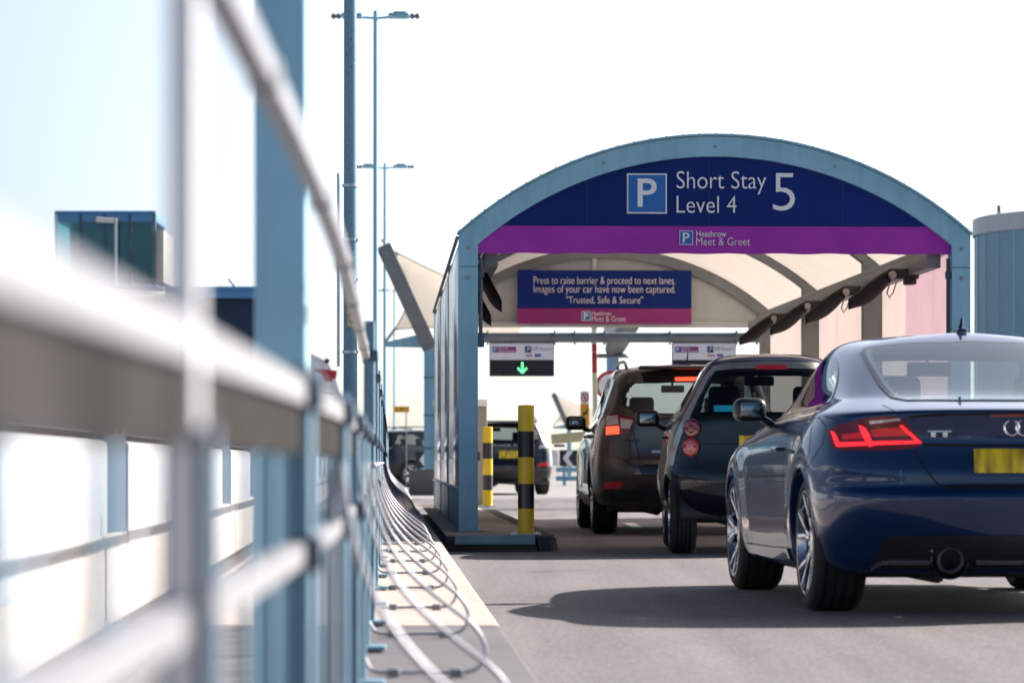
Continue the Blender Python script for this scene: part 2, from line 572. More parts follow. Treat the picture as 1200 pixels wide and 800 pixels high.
def world(o):
    return Matrix.Translation(o.location) @ o.rotation_euler.to_matrix().to_4x4()


def copy_tree(o, parent=None):
    c = o.copy()
    COL.objects.link(c)
    c.parent = parent
    for ch in list(o.children):
        copy_tree(ch, c)
    return c


def wipe(names):
    pass


def text(name, body, mat, parent, box, y, thin=0.0, depth=0.004, keep=True):
    """lettering fitted into box = (x0, x1, z0, z1) of the parent's local xz plane, facing -y"""
    cu = bpy.data.curves.new(name, 'FONT')
    cu.body = body
    cu.extrude = 0.001
    cu.offset = thin
    cu.resolution_u = 4
    o = bpy.data.objects.new(name, cu)
    COL.objects.link(o)
    bpy.context.view_layer.update()
    dg = bpy.context.evaluated_depsgraph_get()
    me = bpy.data.meshes.new_from_object(o.evaluated_get(dg))
    bpy.data.objects.remove(o)
    bpy.data.curves.remove(cu)
    co = np.empty(len(me.vertices) * 3)
    me.vertices.foreach_get('co', co)
    co = co.reshape(-1, 3)
    mn, mx = co.min(0), co.max(0)
    x0, x1, z0, z1 = box
    sx = (x1 - x0) / (mx[0] - mn[0])
    sz = (z1 - z0) / (mx[1] - mn[1])
    out = np.empty_like(co)
    out[:, 0] = x0 + (co[:, 0] - mn[0]) * sx
    out[:, 2] = z0 + (co[:, 1] - mn[1]) * sz
    out[:, 1] = y - np.where(co[:, 2] > 0, depth, 0)
    me.vertices.foreach_set('co', out.ravel())
    me.materials.clear()
    me.materials.append(M[mat])
    ob = bpy.data.objects.new(name, me)
    COL.objects.link(ob)
    ob.parent = parent
    return ob


# ------------------------------------------------------------------ car kit
def bweights(K, n):
    rows = []
    for span in range(K - 3):
        for i in range(n):
            t = i / n
            rows.append((span, t))
    rows.append((K - 4, 1.0))
    W = np.zeros((len(rows), K))
    for r, (s, t) in enumerate(rows):
        W[r, s:s + 4] = ((1 - t) ** 3 / 6, (3 * t ** 3 - 6 * t * t + 4) / 6, (-3 * t ** 3 + 3 * t * t + 3 * t + 1) / 6, t ** 3 / 6)
    return W


def loft(rings, nu, nv):
    P = np.array(rings, float)
    mir = np.array((-1.0, 1, 1))
    P = np.concatenate([P[:, 1:2] * mir, P, P[:, -2:-1] * mir], axis=1)
    P = np.concatenate([2 * P[:1] - P[1:2], P, P[-2:-1] * mir], axis=0)
    return np.einsum('ar,bs,rsk->abk', bweights(P.shape[0], nv), bweights(P.shape[1], nu), P)


def inpoly(pt, poly):
    x, y = pt
    c = False
    n = len(poly)
    j = n - 1
    for i in range(n):
        xi, yi = poly[i]
        xj, yj = poly[j]
        if (yi > y) != (yj > y) and x < (xj - xi) * (y - yi) / (yj - yi) + xi:
            c = not c
        j = i
    return c


def chaikin(p, it=2):
    for _ in range(it):
        q = []
        for i in range(len(p)):
            a, b = p[i], p[(i + 1) % len(p)]
            q.append(tuple(a[k] * .75 + b[k] * .25 for k in range(len(a))))
            q.append(tuple(a[k] * .25 + b[k] * .75 for k in range(len(a))))
        p = q
    return p


def shrink(poly, f):
    cx = sum(p[0] for p in poly) / len(poly)
    cy = sum(p[1] for p in poly) / len(poly)
    return [(cx + (p[0] - cx) * f, cy + (p[1] - cy) * f) for p in poly]


class Ortho:
    def __init__(self, kind):
        self.kind = kind

    def ray(self, u, v):
        k = self.kind
        if k == 'rear':
            return Vector((u, -9, v)), Vector((0, 1, 0))
        if k == 'front':
            return Vector((u, 12, v)), Vector((0, -1, 0))
        if k == 'lside':
            return Vector((-6, u, v)), Vector((1, 0, 0))
        if k == 'top':
            return Vector((u, v, 6)), Vector((0, 0, -1))

    def uv(self, p):
        return {'rear': (p.x, p.z), 'front': (p.x, p.z), 'lside': (p.y, p.z), 'top': (p.x, p.y)}[self.kind]


class View:
    """rays from where the photographer stands, in the car's own frame: used to find where on the
    body a detail of the photo lies"""
    def __init__(self, car):
        self.inv = car.W.inverted()
        self.W = car.W
        self.o = self.inv @ Vector((0, 0, CAM_Z))

    def ray(self, u, v):
        d = self.inv.to_3x3() @ Vector(((u - 600) / FPX, 1, (HOR - v) / FPX))
        return self.o.copy(), d.normalized()

    def uv(self, p):
        q = self.W @ p
        return (600 + FPX * q.x / q.y, HOR - FPX * (q.z - CAM_Z) / q.y)


class Car:
    def __init__(self, name, label, cat, loc, yaw, group=None):
        self.root = thing(name, label, cat, loc, yaw, group)
        self.W = world(self.root)
        self.view = View(self)
        self.holes = []
        self.lw = 0.85
        self.lz = 0.2

    def shell(self, rings, arches, bumps=(), nu=12, nv=12):
        S = loft(rings, nu, nv)
        for (cy, cz, ra, amp, wd) in bumps:      # swelling of the wings round the wheels
            r = np.hypot(S[..., 1] - cy, S[..., 2] - cz)
            s = np.where(S[..., 0] > 0.45, 1, 0) * np.exp(-((r - ra) / wd) ** 2) * amp
            S[..., 0] += s
        self.S = S
        a, b = S.shape[:2]
        v = S.reshape(-1, 3)
        v2 = v * np.array((-1, 1, 1))
        V = [Vector(p) for p in np.concatenate([v, v2])]
        F = []
        for i in range(a - 1):
            for j in range(b - 1):
                q = (i * b + j, i * b + j + 1, (i + 1) * b + j + 1, (i + 1) * b + j)
                F.append(q)
                F.append(tuple(reversed([k + a * b for k in q])))
        self.V, self.F = V, F
        self.arches = arches
        self.bvh = BVHTree.FromPolygons(V, F)
        # sealed normals: point away from the car's middle line
        self.mid = Vector((0, 1.2, 0.55))

    def hit(self, proj, u, v):
        o, d = proj.ray(u, v)
        r = self.bvh.ray_cast(o, d)
        if r[0] is None:
            t = (self.mid - o).dot(d)
            best = None
            for k in range(-30, 31):
                p = o + d * (t + k * 0.1)
                q = self.bvh.find_nearest(p)
                if best is None or q[3] < best[3]:
                    best = q
            r = best
        p, n = r[0], r[1]
        if n.dot(d) > 0:
            n = -n
        return p, n

    def pts(self, pix, proj='view'):
        pr = self.view if proj == 'view' else Ortho(proj)
        return [self.hit(pr, *q)[0] for q in pix]

    def sym(self, pix):
        """left half outline in photo pixels -> closed symmetric outline in the (x, z) rear view"""
        L = [(p.x, p.z) for p in self.pts(pix)]
        return L + [(-x, z) for x, z in reversed(L)]

    def side(self, pix):
        return [(p.y, p.z) for p in self.pts(pix)]

    def patch(self, name, mat, outline, proj='view', off=0.003, mirror=False, step=None, rim=None, rimmat='black gloss',
              hole=0.0, label=None, parent=None, thick=0.012):
        pr = self.view if proj == 'view' else Ortho(proj)
        bm = bmesh.new()
        f = bm.faces.new([bm.verts.new((u, v, 0)) for u, v in outline])
        bm.normal_update()
        if f.normal.z < 0:
            f.normal_flip()
        if rim:
            r = bmesh.ops.inset_individual(bm, faces=[f], thickness=rim, use_even_offset=True)
            for g in bm.faces:
                g.material_index = 1
            f.material_index = 0
        us = [p[0] for p in outline]
        vs = [p[1] for p in outline]
        if step is None:
            step = max(max(us) - min(us), max(vs) - min(vs)) / 24
        for lo, hi, nrm in ((min(us), max(us), (1, 0, 0)), (min(vs), max(vs), (0, 1, 0))):
            k = lo + step
            while k < hi - step * 0.2:
                co = (k, 0, 0) if nrm[0] else (0, k, 0)
                bmesh.ops.bisect_plane(bm, geom=bm.verts[:] + bm.edges[:] + bm.faces[:], plane_co=co, plane_no=nrm)
                k += step
        base = {}
        for v in bm.verts:
            p, n = self.hit(pr, v.co.x, v.co.y)
            base[v] = (p, n)
        bed = [e for e in bm.edges if e.is_boundary]
        r = bmesh.ops.extrude_edge_only(bm, edges=bed)
        newv = [x for x in r['geom'] if isinstance(x, bmesh.types.BMVert)]
        lower = set(newv)
        look = {}
        for v in base:
            look[(round(v.co.x, 5), round(v.co.y, 5))] = base[v]
        for v in bm.verts:
            p, n = look[(round(v.co.x, 5), round(v.co.y, 5))]
            v.co = p + n * (off if v not in lower else off - thick)
        out = []
        for sgn in ((1, -1) if mirror else (1,)):
            b2 = bm.copy()
            if sgn < 0:
                for v in b2.verts:
                    v.co.x = -v.co.x
            bmesh.ops.recalc_face_normals(b2, faces=b2.faces[:])
            me = bpy.data.meshes.new(name)
            b2.to_mesh(me)
            b2.free()
            me.materials.append(M[mat])
            if rim:
                me.materials.append(M[rimmat])
            me.polygons.foreach_set('use_smooth', [True] * len(me.polygons))
            me.set_sharp_from_angle(angle=R(50))
            o = bpy.data.objects.new(name, me)
            COL.objects.link(o)
            o.parent = parent or self.root
            if label:
                o['label'] = label
            out.append(o)
        bm.free()
        if hole:
            self.holes.append((pr, shrink(outline, hole), mirror))
        return out

    def seam(self, name, pix, proj='view', w=0.005, off=0.0012, mirror=True, mat='seam', parent=None, sub=10, thick=0.0):
        pr = self.view if proj == 'view' else Ortho(proj)
        P = []
        for a, b in zip(pix, pix[1:]):
            for i in range(sub):
                P.append((a[0] + (b[0] - a[0]) * i / sub, a[1] + (b[1] - a[1]) * i / sub))
        P.append(pix[-1])
        H = [self.hit(pr, *q) for q in P]
        for sgn in ((1, -1) if mirror else (1,)):
            mb = MB()
            L = []
            for i, (p, n) in enumerate(H):
                a = H[max(0, i - 1)][0]
                b = H[min(len(H) - 1, i + 1)][0]
                t = (b - a)
                if t.length < 1e-6:
                    continue
                s = t.normalized().cross(n).normalized() * w / 2
                q = p + n * off
                L.append([Vector((sgn * x.x, x.y, x.z)) for x in (q - s, q + s)])
            mb.grid(L)
            mb.build(name, mat, parent or self.root)

    def finish(self, mat, lip=0.03, lipmat=None, name='body', liner=True):
        V, F = self.V, self.F
        pos = [v.copy() for v in V]
        inside = [False] * len(V)
        for i, v in enumerate(V):
            for (cy, cz, ra) in self.arches:
                d = math.hypot(v.y - cy, v.z - cz)
                if abs(v.x) > 0.45 and d < ra:
                    inside[i] = True
        bm = bmesh.new()
        bv = [bm.verts.new(p) for p in pos]
        cache = []
        for pr, poly, mirror in self.holes:
            cache.append((pr, poly, mirror, [min(p[0] for p in poly), max(p[0] for p in poly), min(p[1] for p in poly), max(p[1] for p in poly)]))
        keep = [q for q in F if sum(inside[k] for k in q) < 3]
        used = {k for q in keep for k in q if inside[k]}
        for k in used:                       # pull the cut edge on to the wheel-arch circle
            v = V[k]
            cy, cz, ra = min(self.arches, key=lambda t: math.hypot(v.y - t[0], v.z - t[1]))
            d = math.hypot(v.y - cy, v.z - cz)
            y, z = cy + (v.y - cy) / d * ra, cz + (v.z - cz) / d * ra
            h = self.bvh.ray_cast(Vector((-6, y, z)), Vector((1, 0, 0)))
            x = abs(h[0].x) if h[0] is not None else abs(v.x)
            bv[k].co = (math.copysign(x, v.x), y, z)
        for q in keep:
            c = sum((V[k] for k in q), Vector()) / 4
            drop = False
            for pr, poly, mirror, bb in cache:
                for s in ((1, -1) if mirror else (1,)):
                    p = Vector((s * c.x, c.y, c.z))
                    u, v = pr.uv(p)
                    if bb[0] <= u <= bb[1] and bb[2] <= v <= bb[3] and inpoly((u, v), poly):
                        o, d = pr.ray(u, v)
                        h = self.bvh.ray_cast(o, d)
                        if h[0] is not None and (h[0] - p).length < 0.03:
                            drop = True
            if not drop:
                try:
                    bm.faces.new([bv[k] for k in q])
                except ValueError:
                    pass
        bmesh.ops.remove_doubles(bm, verts=bm.verts[:], dist=0.0004)
        loose = [v for v in bm.verts if not v.link_faces]
        bmesh.ops.delete(bm, geom=loose, context='VERTS')
        bmesh.ops.recalc_face_normals(bm, faces=bm.faces[:])
        me = bpy.data.meshes.new(name)
        bm.to_mesh(me)
        bm.free()
        me.materials.append(M[mat])
        me.polygons.foreach_set('use_smooth', [True] * len(me.polygons))
        o = bpy.data.objects.new(name, me)
        COL.objects.link(o)
        o.parent = self.root
        self.body = o
        for (cy, cz, ra) in self.arches:
            for sgn in (-1, 1):
                mb = MB()
                rows = []
                for k in range(49):
                    a = R(-12) + R(204) * k / 48
                    row = []
                    for rr, off, ins in ((ra + lip, 0.0008, 0), (ra + lip * .6, 0.005, 0), (ra + 0.006, 0.007, 0), (ra - 0.004, 0.004, 0.004), (ra - 0.012, 0, 0.05)):
                        y, z = cy + rr * math.cos(a), cz + rr * math.sin(a)
                        p, n = self.hit(Ortho('lside'), y, max(z, 0.2))
                        row.append(Vector((sgn * (abs(p.x) + off - ins), y, max(z, 0.15))))
                    rows.append(row)
                mb.grid(rows)
                mb.build('wheel_arch', lipmat or mat, self.root)
                if liner:
                    mb = MB()
                    rows = []
                    for k in range(25):
                        a = R(-20) + R(220) * k / 24
                        rows.append([Vector((sgn * x, cy + (ra + e) * math.cos(a), max(self.lz, cz + (ra + e) * math.sin(a)))) for x, e in ((self.lw, -0.006), (0.6, 0.0), (0.42, 0.0), (0.40, -0.15))])
                    mb.grid(rows)
                    mb.build('wheel_well', 'black plastic', self.root)

    def wheel(self, cx, cy, Rt, W, rim_r, style, rotate=0.0):
        s = -1 if cx < 0 else 1
        mb = MB()
        mb.lathe([(0.02, -W * .3), (0.16, -W * .3), (0.16, -W * .25), (0.07, -W * .1), (0.06, W * .34), (0.045, W * .36), (0.01, W * .36)], axis='X', seg=24)
        hub = mb.build('wheel', 'wheel dark', self.root, loc=(cx, cy, Rt))
        hub.rotation_euler = (rotate, 0, 0 if s > 0 else math.pi)
        mb = MB()
        pf = [(rim_r, -W / 2 + .01), (rim_r + .02, -W / 2), (Rt - .035, -W / 2 - .004), (Rt - .012, -W / 2 + .012), (Rt, -W / 2 + .035)]
        for k in range(4):
            x = -W / 2 + .05 + k * (W - .1) / 3.0
            pf += [(Rt, x - .006), (Rt - .008, x - .003), (Rt - .008, x + .003), (Rt, x + .006)]
        pf += [(Rt, W / 2 - .035), (Rt - .012, W / 2 - .012), (Rt - .035, W / 2 + .004), (Rt - .06, W / 2 + .006), (rim_r + .02, W / 2), (rim_r - .004, W / 2 - .008)]
        mb.lathe(pf, axis='X', seg=56, cap=False)
        mb.build('tyre', 'rubber', hub)
        mb = MB()
        mb.lathe([(rim_r + .006, W / 2 - .012), (rim_r + .004, W / 2 + .004), (rim_r - .008, W / 2 + .004), (rim_r - .016, W / 2 - .01), (rim_r - .022, W / 2 - .04)], axis='X', seg=56, cap=False, mat='wheel silver')
        mb.lathe([(rim_r - .022, W / 2 - .04), (rim_r - .035, -W / 2 + .03), (rim_r - .02, -W / 2 + .01)], axis='X', seg=56, cap=False, mat='wheel dark')
        x0, x1 = W / 2 - .035, W / 2 - .004
        n, twin, spread, wid = style
        for k in range(n):
            a0 = 2 * math.pi * k / n
            for t in ((-1, 1) if twin else (0,)):
                ai, ao = a0 + t * 0.10, a0 + t * spread
                mid_a = a0 + t * spread * 0.45
                pth = [(0.045, ai, x0 - .004), (rim_r * .5, mid_a, x0 + .010), (rim_r - .012, ao, x1)]
                for (r0, aa, xa), (r1, ab, xb) in zip(pth, pth[1:]):
                    p = Vector((xa, r0 * math.cos(aa), r0 * math.sin(aa)))
                    q = Vector((xb, r1 * math.cos(ab), r1 * math.sin(ab)))
                    mb.bar(p, q, wid, 0.022, bevel=0.004, mat='wheel silver', up=(1, 0, 0))
        mb.lathe([(0.07, x0 - .012), (0.066, x0 + .012), (0.035, x0 + .016), (0.03, x0 + .012), (0.004, x0 + .012)], axis='X', seg=28, cap=True, mat='wheel silver')
        mb.build('rim', None, hub)
        return hub

    def seats(self, xs, y, z, mat='seat fabric', h=0.62, tall=0.24, lean=0.16):
        for x in xs:
            mb = MB()
            mb.box((x, y + .22, z), (.46, .5, .16), bevel=.06)
            mb.box((x, y - .06, z + h / 2), (.44, .14, h), rot=Euler((lean, 0, 0)).to_matrix(), bevel=.06)
            mb.box((x, y - .14, z + h + tall / 2 - .02), (.25, .09, tall), rot=Euler((lean, 0, 0)).to_matrix(), bevel=.045, seg=3)
            mb.tube([(x - .06, y - .12, z + h - .1), (x - .06, y - .12, z + h + .05)], .008)
            mb.tube([(x + .06, y - .12, z + h - .1), (x + .06, y - .12, z + h + .05)], .008)
            mb.build('seat', mat, self.root)

    def cabin(self, w, y0, y1, zf, zd, ymir, zmir, floor_z=0.3):
        mb = MB()
        mb.box((0, (y0 + y1) / 2, floor_z), (2 * w, y1 - y0, .06))
        mb.box((0, y1 - .1, (zd + floor_z) / 2), (2 * w * .92, .34, zd - floor_z), bevel=.07)
        mb.box((0, y0 + .1, (zf + floor_z) / 2), (2 * w * .86, .12, zf - floor_z), bevel=.03)
        for s in (-1, 1):
            mb.box((s * w * .98, (y0 + y1) / 2, (zd + floor_z) / 2 - .05), (.05, (y1 - y0) * .8, zd - floor_z - .1), bevel=.02)
        mb.build('interior', 'seat fabric', self.root)
        mb = MB()
        mb.box((0, ymir, zmir), (.24, .03, .075), bevel=.025, seg=3)
        mb.tube([(0, ymir, zmir), (0, ymir + .06, zmir + .07)], .012)
        mb.build('rear_view_mirror', 'black plastic', self.root)
        mb = MB()
        c = Vector((.36, y1 - .42, zd + .0))
        rg = [c + Vector((.18 * math.cos(a), .06 * math.sin(a), .17 * math.sin(a))) for a in [k * math.pi / 12 for k in range(24)]]
        mb.tube(rg, .014, closed=True)
        mb.tube([c, c + Vector((0, .3, -.1))], .03)
        mb.build('steering_wheel', 'black plastic', self.root)

    def mirror_pair(self, xc, yc, zc, sx=.11, sy=.09, sz=.065, foot=(-.05, .02, -.06), mat='black plastic', glass=True):
        for s in (-1, 1):
            mb = MB()
            mb.box((s * xc, yc, zc), (sx * 2, sy * 2, sz * 2), bevel=.045, seg=4)
            mb.bar((s * (xc - sx * .75), yc, zc - sz * .7), (s * (xc - sx - .05), yc + foot[1], zc + foot[2] - .03), .06, .035, bevel=.012)
            o = mb.build('door_mirror', mat, self.root)
            if glass:
                mb = MB()
                mb.box((s * (xc + .0), yc - sy - .001, zc), (sx * 1.35, .006, sz * 1.25), bevel=.0028)
                mb.build('mirror_glass', 'mirror glass', o)

    def under(self, w, y0, y1, z=0.22, t=.12):
        mb = MB()
        mb.box((0, (y0 + y1) / 2, z + t / 2), (2 * w, y1 - y0, t), bevel=.03)
        for s in (-.3, .3):
            mb.tube([(s, y0 + .2, z), (s, y1 - .3, z)], .035)
        mb.build('underbody', 'black plastic', self.root)


def solid_ring(w, yr, yf, zr, zs, zf, c=0.11):
    L = yf - yr
    fy = [0.20, 0.37, 0.54, 0.70, 0.84]
    xs = [0, .48 * w, .86 * w, .975 * w, w, w, w, w, w * .985, .93 * w, .62 * w, 0]
    ys = [yr, yr + .008, yr + .07, yr + .26] + [yr + f * L for f in fy] + [yf - .22, yf - .05, yf]
    zz = [zr, zr, zr, zr * .6 + zs * .4, zs, zs, zs, zs, zs * .6 + zf * .4, zf, zf, zf]
    return list(zip(xs, ys, zz))


def zip3(xs, ys, zs):
    return list(zip(xs, ys, zs))

# ------------------------------------------------------------------ the blue sports coupe
def sports_car():
    c = Car('sports_car', 'dark blue two door coupe with its red tail lamps lit, last in the queue', 'car', (2.31, 15.06, 0), R(3.8))
    rings = [
        zip3((0, .35, .60, .74, .78, .78, .78, .78, .78, .72, .5, 0), (-.60, -.60, -.57, -.45, -.2, .4, 1.2, 2.0, 2.55, 3.0, 3.18, 3.25), (.19, .19, .19, .19, .19, .17, .17, .17, .18, .19, .19, .19)),
        zip3((0, .40, .70, .85, .875, .86, .86, .86, .875, .82, .56, 0), (-.70, -.69, -.62, -.47, -.2, .4, 1.2, 2.0, 2.6, 3.06, 3.28, 3.36), (.20, .20, .21, .21, .2, .175, .17, .175, .19, .2, .2, .2)),
        zip3((0, .42, .76, .905, .93, .912, .908, .912, .925, .86, .58, 0), (-.78, -.77, -.68, -.48, -.2, .4, 1.2, 2.0, 2.6, 3.1, 3.34, 3.42), (.38, .38, .38, .38, .38, .30, .28, .30, .38, .36, .35, .35)),
        zip3((0, .43, .79, .925, .94, .918, .914, .918, .935, .87, .58, 0), (-.825, -.815, -.71, -.48, -.15, .4, 1.2, 2.0, 2.6, 3.1, 3.36, 3.43), (.56, .56, .56, .56, .56, .52, .52, .54, .56, .52, .48, .48)),
        zip3((0, .43, .79, .925, .94, .920, .914, .918, .93, .86, .56, 0), (-.80, -.79, -.69, -.46, -.12, .4, 1.2, 2.0, 2.6, 3.09, 3.34, 3.42), (.66, .66, .66, .67, .67, .64, .64, .64, .66, .59, .54, .53)),
        zip3((0, .43, .78, .91, .932, .908, .902, .905, .918, .86, .56, 0), (-.765, -.76, -.665, -.44, -.1, .4, 1.2, 2.0, 2.6, 3.08, 3.33, 3.41), (.75, .75, .76, .775, .775, .755, .755, .75, .74, .65, .59, .58)),
        zip3((0, .43, .77, .89, .908, .885, .876, .878, .885, .82, .53, 0), (-.755, -.75, -.65, -.42, -.1, .4, 1.2, 2.0, 2.6, 3.0, 3.28, 3.37), (.86, .86, .86, .87, .87, .855, .845, .83, .805, .71, .65, .64)),
        zip3((0, .43, .75, .855, .875, .85, .84, .835, .81, .73, .48, 0), (-.79, -.78, -.665, -.42, -.08, .4, 1.2, 1.95, 2.5, 2.85, 3.15, 3.25), (.945, .945, .935, .935, .945, .935, .925, .90, .86, .78, .71, .70)),
        zip3((0, .42, .72, .815, .83, .80, .79, .785, .74, .64, .42, 0), (-.775, -.765, -.635, -.40, -.08, .4, 1.2, 1.9, 2.4, 2.75, 2.95, 3.02), (.957, .957, .950, .957, .973, .965, .945, .925, .895, .84, .79, .79)),
        zip3((0, .36, .63, .73, .755, .765, .765, .76, .71, .56, .34, 0), (-.42, -.41, -.35, -.22, 0, .45, 1.2, 1.75, 2.0, 2.15, 2.22, 2.26), (1.012, 1.012, 1.010, 1.008, 1.008, .985, .965, .955, .95, .955, .965, .97)),
        zip3((0, .35, .59, .69, .72, .735, .735, .72, .655, .52, .31, 0), (-.30, -.29, -.24, -.12, .1, .5, 1.2, 1.62, 1.86, 2.02, 2.09, 2.12), (1.04, 1.04, 1.04, 1.05, 1.05, 1.03, 1.01, 1.01, 1.01, 1.01, 1.02, 1.02)),
        zip3((0, .31, .52, .59, .61, .625, .625, .62, .585, .47, .28, 0), (.36, .37, .42, .50, .64, .82, 1.02, 1.15, 1.28, 1.38, 1.43, 1.45), (1.275, 1.272, 1.265, 1.258, 1.268, 1.285, 1.295, 1.29, 1.272, 1.275, 1.285, 1.29)),
        zip3((0, .24, .41, .48, .50, .51, .51, .50, .47, .38, .22, 0), (.56, .57, .61, .66, .75, .86, .97, 1.06, 1.14, 1.20, 1.23, 1.24), (1.338, 1.336, 1.328, 1.322, 1.326, 1.333, 1.338, 1.334, 1.328, 1.333, 1.338, 1.343)),
        zip3((0,) * 12, (.75, .76, .79, .82, .86, .9, .95, 1.0, 1.04, 1.07, 1.09, 1.1), (1.372,) * 12),
    ]
    # tighter break where the glass meets the shoulder
    gb_ = rings[9]
    rings.insert(9, [(x + (.012 if x > .1 else 0), y - (.015 if i < 3 else 0) + (.015 if i > 8 else 0), z - .003) for i, (x, y, z) in enumerate(gb_)])
    rings.insert(7, [(x + (.006 if x > .1 else 0), y - (.004 if i < 3 else 0), z - .015) for i, (x, y, z) in enumerate(rings[7])])   # crisper shoulder line
    # the step pressed into the bumper above the plate line
    st = [(x, y + (.034 if i < 3 else .02 if i == 3 else 0), z + .030) for i, (x, y, z) in enumerate(rings[3])]
    rings[3] = [(x, y - (.012 if i < 4 else 0), z) for i, (x, y, z) in enumerate(rings[3])]
    rings.insert(4, st)
    c.shell(rings, [(0, .325, .362), (2.505, .325, .362)], [(0, .325, .45, .012, .09), (2.505, .325, .45, .012, .09)])
    # glass
    # rear window: left half outline in photo pixels, mirrored about the car's middle line
    rw = c.sym([(1206, 469), (1120, 469.5), (1062, 469.5), (1044, 466), (1030, 452), (1016, 430), (1008, 415), (1012, 409), (1030, 406), (1110, 402), (1206, 401)])
    L = [(p.x, p.y) for p in c.pts([(1206, 469), (1120, 469.5), (1062, 469.5), (1044, 466), (1030, 452), (1016, 430), (1008, 415), (1012, 409), (1030, 406), (1110, 402), (1206, 401)])]
    L[0], L[-1] = (0.0, L[1][1] - .01), (0.0, L[-2][1] + .02)
    c.patch('rear_window', 'heated rear glass', L + [(-x, y) for x, y in reversed(L[1:-1])], 'top', off=.005, step=.03, rim=.022, hole=.92)
    sw = c.side(chaikin([(911, 489), (921, 470), (936, 448), (953, 430), (968, 420), (977, 417.5), (981.5, 421), (983.5, 434), (981, 452), (974, 471), (968, 476), (945, 481.5)], 1))
    c.patch('side_window', 'car glass', sw, 'lside', off=.003, mirror=True, step=.04, rim=.016, hole=.93)
    ws = [(0, 1.0), (.35, .995), (.58, .985), (.62, .99), (.57, 1.12), (.50, 1.25), (.45, 1.265), (0, 1.275)]
    c.patch('windscreen', 'car glass', ws + [(-x, z) for x, z in reversed(ws[1:-1])], 'front', off=.003, step=.05, rim=.03, hole=.93)
    # tail lamps
    lamp = chaikin([(970.5, 504), (985, 497), (1020, 488.5), (1054, 486.5), (1070, 503), (1083.5, 520.5), (1066, 526.5), (1020, 528), (976, 527), (972, 516)], 1)
    for o, lb in zip(c.patch('tail_lamp', 'smoked lens', lamp, off=.004, mirror=True, thick=.02), (None, None)):
        pass
    lamps = [o for o in c.root.children if o.name.startswith('tail_lamp')]
    bars = [
        [(979, 518.5), (1040, 516.5), (1078, 516), (1080, 519.5), (1040, 521), (982, 523.5)],
        [(974.5, 505), (979, 506.5), (983.5, 516), (986, 522), (981, 523), (977.5, 514)],
        [(1007, 498), (1014, 500.5), (1019, 508), (1024, 522), (1019, 524), (1014, 516), (1010, 507)],
        [(1054, 498), (1058, 498), (1080, 518), (1076, 518.5), (1062, 507)],
    ]
    dim = [
        [(987, 509), (1010, 506), (1011, 509), (1013, 514), (988, 515)],
        [(1021, 503), (1056, 500), (1064, 510), (1023, 512)],
        ]
    for k, (b) in enumerate(bars):
        for o, par in zip(c.patch('light_bar', 'lit tail lamp', b, off=.0065, mirror=True, thick=.004), lamps):
            o.parent = par
    for b in dim:
        for o, par in zip(c.patch('light_field', 'lit tail lamp dim', b, off=.0055, mirror=True, thick=.004), lamps):
            o.parent = par
    for o, par in zip(c.patch('reversing_lens', 'clear lens', [(1019, 493.5), (1054, 489.5), (1056, 492), (1021, 496.5)], off=.0055, mirror=True, thick=.004), lamps):
        o.parent = par
    # boot: lip, recess, shut lines
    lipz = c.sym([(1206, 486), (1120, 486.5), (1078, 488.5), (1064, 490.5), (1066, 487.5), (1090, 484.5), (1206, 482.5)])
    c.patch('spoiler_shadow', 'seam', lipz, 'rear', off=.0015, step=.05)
    c.patch('third_brake_lamp', 'red lens', c.sym([(1206, 487.6), (1160, 487.9), (1160, 485.2), (1206, 484.8)]), 'rear', off=.004, step=.05)
    rec = c.sym([(1206, 572), (1110, 572), (1098, 568.5), (1120, 567), (1206, 567)])
    c.patch('boot_handle', 'black gloss', rec, 'rear', off=.003, step=.05)
    c.seam('panel_gap', [(1070, 527), (1082, 545), (1092, 559), (1100, 567.5), (1112, 571.5), (1206, 572)], w=.007)
    c.seam('panel_gap', [(1082, 520.5), (1110, 521.5), (1206, 521.5)], w=.012)
    c.seam('panel_gap', [(1054, 486.5), (1046, 480), (1034, 474.5)], w=.004)
    c.seam('panel_gap', [(966, 487), (985, 494), ], w=.004)
    # bumper: soft crease, diffuser, bright strip, pipe
    c.seam('bumper_crease', [(985, 591), (1010, 584), (1050, 581), (1110, 580), (1206, 579.5)], w=.010, off=.0015, mat='blue car paint')
    dif = c.sym([(1206, 627), (1100, 627), (1046, 628), (1034, 634), (1026, 655), (1018, 668), (1012, 684), (1060, 688), (1206, 688)])
    c.patch('diffuser', 'black plastic', dif, 'rear', off=.005, step=.04)
    strip = c.sym([(1206, 656), (1140, 656), (1132, 653), (1100, 653), (1094, 656), (1040, 655.5), (1030, 657), (1022, 663), (1021, 667), (1034, 661), (1096, 660.5), (1102, 657), (1130, 657), (1138, 660.5), (1206, 660.5)])
    c.patch('diffuser_trim', 'dull chrome', c.sym([(1206, 655.6), (1144, 655.6), (1144, 659.6), (1206, 659.6)]), 'rear', off=.011, step=.05)
    c.patch('diffuser_trim', 'dull chrome', c.side([]) if False else [(p.x, p.z) for p in c.pts([(1092, 655.6), (1040, 655.4), (1029, 657.5), (1021, 664), (1020, 667), (1034, 660), (1092, 659.6)])], 'rear', off=.011, step=.05, mirror=True)
